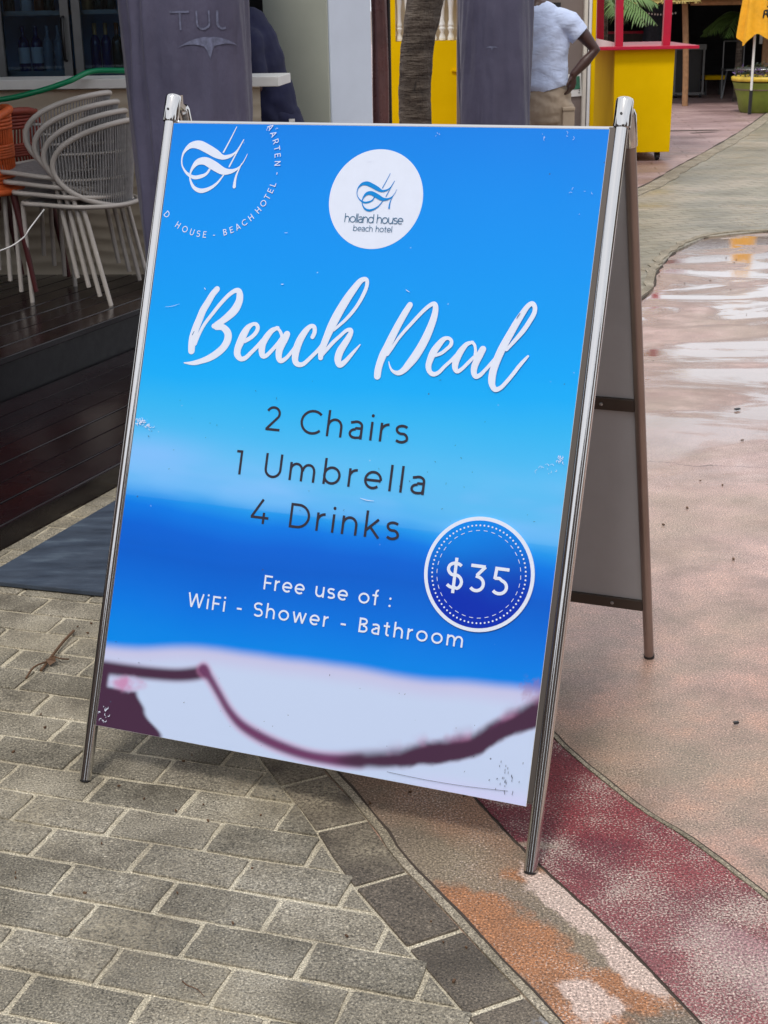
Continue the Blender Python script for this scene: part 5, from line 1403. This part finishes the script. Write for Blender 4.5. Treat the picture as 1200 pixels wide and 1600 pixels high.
for i in range(1500):
    x = rth.uniform(2.8, 7.5); y = rth.uniform(21.9, 22.4); z = 1.50+rth.uniform(0, .25)+(y-22)*.4
    lo = 1.475 if x > 4.62 else 1.425
    m.bar((x, y, z), (x+rth.uniform(-.05, .05), y-.12, max(lo, z-rth.uniform(.10, .28))), .014, .006)
m.build('thatch_edge', M_thatch, fb, kind='stuff')
m = MB(); m.box((6.2, 22.05, 1.60), (8.8, .5, .12)); m.build('roof_edge', M_thatch, fb)
m = MB(); m.tube([(4.55, 22.2, 1.445), (7.5, 22.2, 1.425)], .05, 10); m.build('beam', M_wood, fb)
m = MB(); m.add([(2.6, 21.85, 1.425), (4.62, 21.85, 1.452), (4.62, 21.9, 1.53), (2.6, 21.9, 1.50)], [(0, 1, 2, 3)]); m.build('awning_valance', plain('cream_yellow_canvas', rgb(222, 208, 128), .7, var=.1), fb)
for x, y in ((4.505, 22.2), (7.2, 22.2)):
    m = MB(); pts = smooth([(x+.034, y, 0), (x+.0, y, .5), (x-.022, y, 1.0), (x-.035, y, 1.42)], 5)
    pts = smooth([(x+.034, y, 0), (x+.022, y, .5), (x-.005, y, 1.0), (x-.035, y, 1.42)][::1], 5)
    m.tube(pts, .044, 10); m.build('post', M_wood, fb)
def pt(px, py, Y):
    d = fwv+rtv*((px-600)/F)-upv_*((py-800)/F); return Vector((0, 0, CAMH))+d*(Y/d.y)
# glass fronted cabinet
cb = empty('display_cabinet', (4.95, 24, 0), 'dark glass cabinet with thin grey metal frame behind the timber post', 'cabinet')
m = MB(); a_, b_ = pt(1056, 74, 24), pt(1097, 146, 24)
x0, x1, z0, z1 = a_.x, b_.x, max(.06, b_.z), a_.z
m.box(((x0+x1)/2, 24.3, (z0+z1)/2), (x1-x0-.04, .5, z1-z0-.04)); m.build('body', M_black, cb)
m = MB()
for x in (x0, x1): m.box((x, 24, (z0+z1)/2), (.03, .03, z1-z0))
m.box(((x0+x1)/2, 24, z1), (x1-x0+.06, .05, .08)); m.box(((x0+x1)/2, 24, z0), (x1-x0+.06, .05, .04)); m.build('frame', M_darkalu, cb)
for x in (x0+.03, x1-.03):
    m = MB(); m.tube([(x-.02, 24, .035), (x+.02, 24, .035)], .035, 12); m.build('castor', M_black, cb)
# bench with a yellow seat
bn = empty('bench', (5.3, 24.6, 0), 'low bench with a yellow seat in the dark bar', 'bench')
a_, b_ = pt(1098, 121, 24.6), pt(1131, 121, 24.6)
m = MB(); m.box(((a_.x+b_.x)/2, 24.6, a_.z), (b_.x-a_.x, .35, .06)); m.build('seat', M_yellow, bn, .005)
for x in (a_.x+.03, b_.x-.03):
    for y in (24.48, 24.72): m = MB(); m.box((x, y, (a_.z-.03)/2), (.03, .03, a_.z-.03)); m.build('leg', M_black, bn)
# slim metal chair outline
mc = empty('metal_chair', (5.6, 23.6, 0), 'thin grey metal chair between the yellow bench and the green planter', 'chair')
for dx in (0, .32):
    m = MB(); q = pt(1128, 142, 23.6); m.tube([(q.x+dx, 23.6, 0.0), (q.x+.06+dx, 23.6, .42), (q.x+.06+dx, 23.9, .42)], .011, 6); m.build('leg', M_darkalu, mc)
    m = MB(); m.tube([(q.x+.06+dx, 23.9, .0), (q.x+.06+dx, 23.9, .85)], .011, 6); m.build('rear_leg', M_darkalu, mc)
m = MB(); m.box((q.x+.22, 23.75, .43), (.36, .34, .02)); m.build('seat', M_darkalu, mc)
m = MB(); m.tube([(q.x+.06, 23.9, .85), (q.x+.38, 23.9, .85)], .011, 6); m.build('top_rail', M_darkalu, mc)
# string lights
sl = empty('string_lights', (4.3, 22.6, 1.4), 'string of small white bulbs sagging under the thatch edge', 'string lights')
m = MB(); P_ = [pt(1005+q*4.6, 17+3.2*math.sin(PI*q/12), 22.6) for q in range(13)]; m.tube(P_, .004, 5); m.build('wire', M_black, sl)
for p in P_[1:-1]:
    m = MB(); m.lathe(p+Vector((0, 0, -.02)), [(.004, -.016), (.012, -.008), (.013, 0), (.006, .012)], 8); m.build('bulb', M_bulb, sl)
# green glazed planter with yellow rim and purple flowers
pc = Vector((5.32, 20.75, 0))
pl_ = empty('planter', pc, 'large green planter with yellow rim holding purple flowers at the right edge', 'planter')
m = MB(); m.lathe(pc, [(.30, .0), (.325, .03), (.36, .2), (.415, .36), (.43, .40)], 36); m.build('pot', M_greenpot, pl_)
m = MB(); m.lathe(pc, [(.432, .415), (.448, .43), (.448, .468), (.42, .478), (.38, .465)], 36); m.build('rim', plain('yellow_rim_glaze', rgb(208, 178, 60), .45, var=.15), pl_)
m = MB(); m.lathe(pc, [(.385, .40), (.40, .405), (.40, .30)], 36, False); m.lathe(pc, [(.36, .37), (.41, .37)], 36, False); m.build('band', plain('brown_glaze', rgb(96, 78, 60), .5), pl_)
fp = empty('flowering_plant', pc+Vector((0, 0, .45)), 'dark leafy plant with purple flowers growing in the green planter', 'plant')
m = MB(); mf = MB(); rf = random.Random(9)
for i in range(420):
    a, r, z = rf.uniform(0, 2*PI), .42*rf.random()**.5, rf.uniform(.0, .24)
    p = pc+Vector((r*math.cos(a), r*math.sin(a), .45+z*(1-r))); q = Vector((rf.gauss(0, 1), rf.gauss(0, 1), rf.gauss(0, .6))).normalized()*.035; w_ = Vector((rf.gauss(0, 1), rf.gauss(0, 1), rf.gauss(0, 1))).normalized()*.012
    (m if i % 3 else mf).add([p-w_, p+w_, p+q+w_*.5, p+q*1.6, p+q-w_*.5], [(0, 1, 2, 4), (4, 2, 3)])
M_dleaf = plain('dark_leaf', (.03, .05, .025, 1), .5, var=.3)
m.build('leaves', M_dleaf, fp, kind='stuff'); mf.build('petals', M_purple, fp, kind='stuff')
# small ring table behind planter
tb_ = empty('round_table', (5.6, 21.9, 0), 'round grey topped table just behind the green planter', 'table')
m = MB(); m.lathe((5.62, 22.0, .50), [(.40, 0), (.42, .012), (.42, .022), (.0, .026)], 32); m.build('top', M_alu, tb_)
m = MB(); m.tube([(5.62, 22.0, 0), (5.62, 22.0, .5)], .03, 10); m.build('pedestal', M_black, tb_)
# closed yellow umbrella
yu = empty('yellow_umbrella', (5.05, 20.35, 0), 'closed yellow parasol with dark lettering beside the green planter', 'umbrella')
m = MB(); m.tube([(5.045, 20.35, .30), (5.05, 20.35, 1.7)], .017, 12); m.build('pole', M_white, yu)
m = MB(); m.tube([(5.040, 20.35, .0), (5.045, 20.35, .31)], .024, 12); m.build('lower_pole', M_black, yu)
M_ycan = plain('yellow_orange_canvas', (.80, .38, .004, 1), .6, var=.1, bump=.4, bs=20, dist=.02)
def rr_(a, z):
    k = (z-.95)/1.2; base_ = .235*(1-.62*clamp(k))
    return base_*(1+.16*math.cos(6*a+1.1)+.05*math.cos(13*a+z*3))
vs = []; na, nz_ = 72, 24
for i in range(nz_+1):
    for j in range(na):
        a = 2*PI*j/na; hem = .06*math.cos(4*a+.7)+.05*math.cos(a-.1)
        z = .99+hem*(1-i/nz_)+1.15*i/nz_; r = rr_(a, z); vs.append((5.065+r*math.cos(a), 20.35+r*.8*math.sin(a), z))
m = MB(); m.add(vs, [(i*na+j, i*na+(j+1) % na, (i+1)*na+(j+1) % na, (i+1)*na+j) for i in range(nz_) for j in range(na)], True); m.build('canopy', M_ycan, yu)
m = MB()
def ysurf(x, z):
    best = min((-170+q*.5 for q in range(320)), key=lambda q: abs(rr_(math.radians(q), z)*math.cos(math.radians(q))-(x-5.065)))
    a = math.radians(best); return Vector((x, 20.35+rr_(a, z)*.8*math.sin(a)-.006, z))
def ylet(strokes, x0, z0, h, wt):
    for st in strokes:
        for (a, b), (c_, d_) in zip(st, st[1:]):
            A_ = ysurf(x0+a*h, z0+b*h); B_ = ysurf(x0+c_*h, z0+d_*h); m.bar(A_, B_, wt, .012, (0, 1, 0))
yb = MB(); m = MB()
for i, g_c in enumerate('BAR'):
    w_, st = glyph(g_c if g_c in 'ABR' else 'A', .08); 
# partly hidden dark letters on the folds
ylet([[(0, 0), (.1, .9), (.5, .95), (.45, .5), (.1, .5)], [(.45, .5), (.6, .05)]], 5.10, 1.235, .10, .018)
ylet([[(0, 0), (.1, 1)], [(.5, .0), (.55, 1)], [(.1, 1), (.45, .2)]], 5.165, 1.24, .10, .018)
m.build('lettering', M_black, yu)
m = MB(); m.lathe((5.15, 20.14, 1.375), [(.0, -.018), (.018, -.006), (.018, .006), (.0, .018)], 12); m.build('round_mark', M_black, yu)
# background palms
def small_palm(x, y, h, label, n_=11, L_=.8, seed=1, r=.045, lean=0.):
    t = empty('potted_palm', (x, y, 0), label, 'palm'); rr = random.Random(seed)
    m = MB(); m.tube([(x, y, 0), (x+lean*.5, y, h*.5), (x+lean, y, h)], [r*1.2, r, r*.8], 9); m.build('trunk', M_bark, t)
    m = MB()
    for i in range(n_):
        a = 2*PI*i/n_+rr.uniform(-.2, .2); frond(m, (x+lean, y, h), (math.cos(a), math.sin(a), rr.uniform(.0, .8)), L_*rr.uniform(.8, 1.1), .55, rr, .26, 18)
    m.build('crown', M_leaf, t)
q = pt(946, 60, 18.5); small_palm(q.x, 18.5, 1.52, 'small green palm with pale stem seen between the red cart posts', 12, .75, 3, .03)
q = pt(1150, 30, 22.9); small_palm(q.x+.1, 23.0, 1.25, 'green palm with spreading leaves left of the yellow parasol', 12, .62, 5, .05)
# dark trunk in the bar with blue-black bark
td = empty('tree', (4.35, 24.5, 0), 'dark thick tree trunk standing inside the far bar', 'tree')
q = pt(1021, 40, 24.5); m = MB(); m.tube(smooth([(q.x, 24.5, 0), (q.x-.03, 24.5, .6), (q.x+.02, 24.5, 1.1), (q.x, 24.5, 1.7)], 5), .17, 14); m.build('trunk', plain('blue_black_bark', rgb(46, 50, 62), .6, var=.5, scale=9, bump=.8, bs=20, dist=.02), td)
sh_ = empty('low_wall', (3.9, 25, 0), 'low plank wall with a red top rail in the dark bar', 'wall')
a_, b_ = pt(962, 66, 25), pt(1008, 52, 25)
m = MB(); m.box(((a_.x+b_.x)/2, 25, b_.z/2), (b_.x-a_.x+.4, .1, b_.z)); m.build('panel', plain('grey_timber', rgb(70, 62, 60), .7), sh_)
m = MB(); m.box(((a_.x+b_.x)/2, 24.98, b_.z+.02), (b_.x-a_.x+.4, .14, .04)); m.build('rail', M_red, sh_)
# napkins hanging / pale signs by the right edge
ws = tag(MB().box(pt(1192, 60, 23.5), (.10, .02, .16)).build('paper_notice', M_white), 'small pale notice hanging behind the yellow parasol', 'notice')
wp = tag(MB().box(pt(1197, 85, 23.2), (.12, .05, .6)).build('timber_post', M_wood), 'short brown timber post at the right edge behind the planter', 'post')

# ================================================================== PEOPLE
def capsule(m, pts, n=20):
    """pts: list of (x,y,z,rx[,ry]) rings with rounded ends, elliptical in x/y around a mostly vertical axis"""
    P = [Vector(p[:3]) for p in pts]; r = [(p[3], p[4] if len(p) > 4 else p[3]) for p in pts]; rings = []
    ref = None
    def ring(c, x, y, a, b): return [c+x*math.cos(2*PI*j/n)*a+y*math.sin(2*PI*j/n)*b for j in range(n)]
    k = len(P)
    for i in range(k):
        t = (P[min(i+1, k-1)]-P[max(i-1, 0)]).normalized()
        if ref is None: ref = Vector((1, 0, 0)) if abs(t.x) < .9 else Vector((0, 0, 1))
        x = (ref-t*ref.dot(t)).normalized(); ref = x; y = t.cross(x)
        if i == 0:
            for q in (80, 55, 28): rings.append(ring(P[0]-t*r[0][0]*math.sin(math.radians(q))*.8, x, y, r[0][0]*math.cos(math.radians(q)), r[0][1]*math.cos(math.radians(q))))
        rings.append(ring(P[i], x, y, *r[i]))
        if i == k-1:
            for q in (28, 55, 80): rings.append(ring(P[i]+t*r[i][0]*math.sin(math.radians(q))*.8, x, y, r[i][0]*math.cos(math.radians(q)), r[i][1]*math.cos(math.radians(q))))
    vs = [v for g in rings for v in g]
    fs = [(i*n+j, i*n+(j+1) % n, (i+1)*n+(j+1) % n, (i+1)*n+j) for i in range(len(rings)-1) for j in range(n)]
    fs += [tuple(reversed(range(n))), tuple(range(len(vs)-n, len(vs)))]
    m.add(vs, fs, True)
def fused(m, name, mat, parent, voxel=.009, sm=6, folds=None):
    off = parent.location
    me = m.mesh(name, mat, off); o = bpy.data.objects.new(name, me); C.objects.link(o)
    md = o.modifiers.new('r', 'REMESH'); md.mode = 'VOXEL'; md.voxel_size = voxel; md.use_smooth_shade = True
    s_ = o.modifiers.new('s', 'SMOOTH'); s_.iterations = sm; s_.factor = .5
    dg = bpy.context.evaluated_depsgraph_get(); dg.update(); me2 = bpy.data.meshes.new_from_object(o.evaluated_get(dg))
    o.modifiers.clear(); o.data = me2; me2.name = name
    if not me2.materials: me2.materials.append(mat)
    if folds:
        for v in me2.vertices:
            d = folds(v.co+off); v.co += v.normal*d
    me2.polygons.foreach_set('use_smooth', [True]*len(me2.polygons)); me2.update()
    o.parent = parent
    return o
def hand(m, wrist, dirv, palmn, curl=.5, s=1.0):
    """palm and five separate fingers"""
    d = Vector(dirv).normalized(); nrm = Vector(palmn).normalized(); sd_ = d.cross(nrm).normalized(); w = Vector(wrist)
    capsule(m, [(*(w), .026*s, .02*s), (*(w+d*.045*s), .036*s, .017*s), (*(w+d*.085*s), .038*s, .015*s)], 12)
    for k, (ln, o_) in enumerate(((.068, -.029), (.078, -.010), (.074, .010), (.058, .028))):
        b = w+d*.088*s+sd_*o_*s; q = b+(d*math.cos(curl*.5)+nrm*math.sin(curl*.5))*ln*.45*s; q2 = q+(d*math.cos(curl*1.3)+nrm*math.sin(curl*1.3))*ln*.35*s; q3 = q2+(d*math.cos(curl*2)+nrm*math.sin(curl*2))*ln*.25*s
        capsule(m, [(*b, .009*s), (*q, .0085*s), (*q2, .008*s), (*q3, .007*s)], 8)
    b = w+d*.03*s-sd_*.03*s; capsule(m, [(*b, .012*s), (*(b-sd_*.028*s+d*.03*s), .011*s), (*(b-sd_*.034*s+d*.058*s), .009*s)], 8)
M_skin = plain('dark_brown_skin', rgb(62, 36, 30), .45, var=.1, scale=20, bump=.05)
M_hair = plain('black_hair', (.008, .007, .007, 1), .7, bump=.6, bs=200)
n = N('light_blue_pique'); n.set(col=n.ramp(n.noise(3, 4, .6, n.obj()), [(.3, rgb(186, 200, 232)), (.7, rgb(200, 212, 240))]), rough=.8, sheen=.2); n.bump(n.noise(9, 4, .6, n.obj(), (1, 1, 2.2), 1.2), .5, .02); M_polo = n.m
M_khaki = plain('beige_cotton', rgb(160, 144, 126), .85, var=.08, scale=12, bump=.3, bs=80)
M_navy = plain('navy_cotton', rgb(20, 24, 58), .85, var=.15, scale=8, bump=.3, bs=60)
M_shoe = plain('dark_shoe', (.02, .018, .018, 1), .5)

def face(m, c, fwd, s=1.0):
    """head with cranium, jaw, nose, ears; fwd is the facing direction"""
    f = Vector(fwd).normalized(); sd_ = f.cross(Vector((0, 0, 1))).normalized(); c = Vector(c)
    capsule(m, [(*(c+Vector((0, 0, -.06*s))+f*.02*s), .055*s, .062*s), (*(c+Vector((0, 0, .0))), .072*s, .085*s), (*(c+Vector((0, 0, .05*s))-f*.008*s), .074*s, .088*s)], 20)
    capsule(m, [(*(c+f*.085*s+Vector((0, 0, .01*s))), .009*s), (*(c+f*.103*s+Vector((0, 0, -.028*s))), .013*s)], 8)
    capsule(m, [(*(c+f*.078*s+Vector((0, 0, -.068*s))-sd_*.018*s), .009*s), (*(c+f*.082*s+Vector((0, 0, -.068*s))+sd_*.018*s), .009*s)], 8)
    for sg in (-1, 1): capsule(m, [(*(c+sd_*sg*.076*s+Vector((0, 0, -.03*s))), .011*s), (*(c+sd_*sg*.08*s+Vector((0, 0, .012*s))), .014*s)], 8)
def eyes(c, f, parent, s=1.0):
    f = Vector(f).normalized(); sd_ = f.cross(Vector((0, 0, 1))).normalized(); c = Vector(c)
    for sg in (-1, 1):
        m = MB(); p = c+f*.078*s+sd_*sg*.031*s+Vector((0, 0, .008)); m.lathe(p, [(.001, -.010), (.009, -.005), (.010, 0), (.009, .005), (.001, .010)], 10); m.build('eye', M_white, parent)

# person in light blue polo, seen from behind-left, arm akimbo on the right
p1 = empty('person', (1.26, 11.0, 0), 'person in light blue polo shirt and beige trousers with a hand on the hip', 'person')
fwd1 = Vector((-.75, .66, 0))
m = MB()
# legs, torso, neck, head
for x0, x1, x2, y0 in ((1.335, 1.35, 1.355, 11.0), (1.15, 1.13, 1.10, 11.02)):
    capsule(m, [(x0, y0, .80, .085), (x1, y0-.01, .50, .062), (x2, y0+.02, .12, .042)])
    capsule(m, [(x2, y0+.02, .05, .042), (x2-.09, y0+.10, .035, .035)])
capsule(m, [(1.245, 11.0, .86, .150, .115), (1.235, 11.0, 1.02, .130, .10), (1.22, 11.0, 1.2, .155, .11), (1.20, 11.0, 1.36, .165, .10), (1.18, 11.0, 1.43, .10, .08)])
capsule(m, [(1.165, 11.0, 1.43, .058), (1.135, 11.02, 1.53, .055)])
HC1 = Vector((1.115, 11.03, 1.63)); face(m, HC1, fwd1)
sh_r = (1.365, 10.97, 1.35); el = (1.575, 10.94, 1.165); wr = (1.415, 10.90, 1.000)
capsule(m, [(*sh_r, .058), (1.49, 10.955, 1.27, .050), (*el, .041), (1.50, 10.92, 1.085, .040), (*wr, .027)])
hand(m, wr, (-.15, .05, -1), (-.8, .6, -.1), .55, .95)
capsule(m, [(1.03, 11.03, 1.385, .056), (.96, 11.0, 1.15, .044), (.98, 10.93, .93, .030)]); hand(m, (.98, 10.93, .92), (.1, -.05, -1), (.8, .4, 0), .5, .95)
fused(m, 'body', M_skin, p1, .0075, 5)
m = MB(); capsule(m, [(*(HC1+Vector((0, 0, .035))-fwd1*.012), .080, .092), (*(HC1+Vector((0, 0, .075))-fwd1*.02), .072, .084)], 18); fused(m, 'hair', M_hair, p1, .01, 3); eyes(HC1, fwd1, p1)
def folds1(p):
    z = p.z; f = .0
    f += .006*math.sin((z*46+p.x*26+3*math.sin(p.x*9)))*sst(1.12, .9, z)
    f += .005*math.sin((z*30-p.x*34))*sst(1.0, 1.15, z)*sst(1.4, 1.25, z)
    f += nse(p.x, p.z, 7, 2.)*.007+nse(p.x, p.z, 18, 6.)*.002
    return f
m = MB()
capsule(m, [(1.245, 11.0, .935, .172, .135), (1.24, 11.0, 1.02, .158, .125), (1.23, 11.0, 1.12, .160, .122), (1.225, 11.0, 1.22, .172, .125), (1.205, 11.0, 1.33, .178, .118), (1.19, 11.0, 1.40, .130, .10)])
capsule(m, [(1.30, 10.99, 1.37, .090), (1.395, 10.97, 1.345, .088), (1.46, 10.96, 1.272, .074)])
capsule(m, [(1.08, 11.01, 1.37, .085), (1.0, 11.01, 1.30, .075)])
# flat hem and sleeve ends come from a real cut below
def cut_mesh(o, planes):
    bm = bmesh.new(); bm.from_mesh(o.data)
    for co, no, xm in planes:
        lim = -99 if xm is None else xm-o.parent.location.x
        V_ = [v for v in bm.verts if v.co.x > lim]; E_ = [e for e in bm.edges if all(v.co.x > lim for v in e.verts)]; F_ = [f for f in bm.faces if all(v.co.x > lim for v in f.verts)]
        bmesh.ops.bisect_plane(bm, geom=V_+E_+F_, plane_co=Vector(co)-o.parent.location, plane_no=Vector(no), clear_outer=True)
    bm.to_mesh(o.data); bm.free(); o.data.polygons.foreach_set('use_smooth', [True]*len(o.data.polygons))
    sm_ = o.modifiers.new('cloth', 'SOLIDIFY'); sm_.thickness = .004; sm_.offset = 0
polo = fused(m, 'polo_shirt', M_polo, p1, .008, 6, folds1)
cut_mesh(polo, [((1.245, 11, .885), (.28, -.1, -1), None), ((1.462, 10.96, 1.262), (.78, -.1, -.72), 1.385)])
m = MB(); m.tube([HC1+Vector((.045+.055*math.cos(a), -.02+.060*math.sin(a), -.175+.012*math.cos(a))) for a in [2*PI*i/24 for i in range(24)]], [.012]*24, 8, closed=True); m.build('collar', M_polo, p1)
def folds2(p): return nse(p.x, p.z, 10, 4.)*.010+nse(p.x, p.z, 26, 1.)*.004+.005*math.sin(p.z*60+p.x*40)*sst(.75, .85, p.z)
m = MB()
capsule(m, [(1.245, 11.0, .74, .178, .135), (1.25, 11.0, .86, .170, .130), (1.245, 11.0, .95, .140, .11)])
for x0, x1, x2, y0 in ((1.335, 1.35, 1.355, 11.0), (1.15, 1.13, 1.10, 11.02)):
    capsule(m, [(x0, y0, .78, .105), (x1, y0-.01, .50, .085), (x2, y0+.02, .14, .066)])
tr = fused(m, 'trousers', M_khaki, p1, .010, 5, folds2)
m = MB(); m.box((1.385, 10.905, .70), (.09, .05, .13), Matrix.Rotation(.2, 3, 'Z')); m.box((1.385, 10.897, .765), (.095, .05, .028), Matrix.Rotation(.2, 3, 'Z')); m.build('cargo_pocket', M_khaki, p1, .008)
for x2, y0 in ((1.355, 11.02), (1.10, 11.04)):
    m = MB(); capsule(m, [(x2+.03, y0-.03, .045, .045, .04), (x2-.12, y0+.13, .035, .042, .036)]); m.build('shoe', M_shoe, p1)

# person in navy behind the bar end, leaning
p2 = empty('person', (-.50, 8.22, 0), 'person in dark navy clothes standing behind the end of the bar counter', 'person')
m = MB()
for dx in (-.09, .09): capsule(m, [(-.64+dx, 8.6, .80, .085), (-.65+dx, 8.6, .48, .06), (-.66+dx, 8.62, .10, .042)]); capsule(m, [(-.66+dx, 8.62, .05, .04), (-.75+dx, 8.58, .035, .035)])
capsule(m, [(-.66, 8.6, .86, .14, .115), (-.70, 8.6, 1.05, .13, .10), (-.76, 8.6, 1.24, .15, .11), (-.80, 8.6, 1.36, .13, .10)])
capsule(m, [(-.82, 8.6, 1.40, .055), (-.86, 8.59, 1.48, .052)]); HC2 = Vector((-.90, 8.58, 1.57)); face(m, HC2, (-1, -.2, 0))
capsule(m, [(-.76, 8.47, 1.32, .052), (-.74, 8.42, 1.10, .042), (-.86, 8.36, .98, .028)]); hand(m, (-.86, 8.36, .98), (-1, -.2, -.1), (0, 0, -1), .5, .9)
capsule(m, [(-.76, 8.74, 1.32, .052), (-.72, 8.78, 1.08, .042), (-.82, 8.80, .90, .028)]); hand(m, (-.82, 8.80, .90), (-.7, 0, -.7), (0, -1, 0), .5, .9)
fused(m, 'body', M_skin, p2, .010, 4)
m = MB(); capsule(m, [(*(HC2+Vector((.015, 0, .035))), .080, .090), (*(HC2+Vector((.02, 0, .075))), .072, .082)], 16); fused(m, 'hair', M_hair, p2, .012, 3); eyes(HC2, (-1, -.2, 0), p2)
m = MB()
capsule(m, [(-.665, 8.6, .93, .150, .13), (-.69, 8.6, 1.05, .145, .12), (-.745, 8.6, 1.2, .16, .125), (-.785, 8.6, 1.32, .165, .14), (-.80, 8.6, 1.40, .135, .125)])
for y0, y1 in ((8.49, 8.44), (8.72, 8.77)): capsule(m, [(-.77, y0, 1.34, .085), (-.745, y1, 1.16, .066)])
fused(m, 'shirt', M_navy, p2, .010, 5, folds1)
m = MB(); capsule(m, [(-.63, 8.6, .78, .17, .14), (-.645, 8.6, .90, .155, .13)])
for dx in (-.09, .09): capsule(m, [(-.64+dx, 8.6, .76, .10), (-.65+dx, 8.6, .48, .08), (-.66+dx, 8.62, .12, .06)])
fused(m, 'trousers', M_navy, p2, .012, 4, folds2)
m = MB(); m.box((-.555, 8.455, .925), (.032, .008, .016), .4); m.build('white_tag', M_white, p2)
for dx in (-.09, .09):
    m = MB(); capsule(m, [(-.64+dx, 8.62, .045, .045, .04), (-.78+dx, 8.58, .035, .042, .036)]); m.build('shoe', M_shoe, p2)


for ch in p2.children: ch.location = ch.location+Vector((.10, -.38, 0))
# unseen blocks added behind and beside the camera for dark reflections in the chrome
m = MB()
for c_, d_ in (((-9, -9, 2.2), (9, 4, 4.4)), ((1.5, -11, 3.0), (8, 4, 6.0)), ((12, -8, 2.4), (9, 5, 4.8)), ((15, 5, 2.0), (4, 9, 4.0)), ((-9.5, 1.5, 1.9), (4, 8, 3.8))): m.box(c_, d_)
ob = m.build('chrome_reflection_blocks', plain('grey_brown_render', rgb(96, 84, 76), .8, var=.3, scale=.6, bump=0)); ob['kind'] = 'structure'
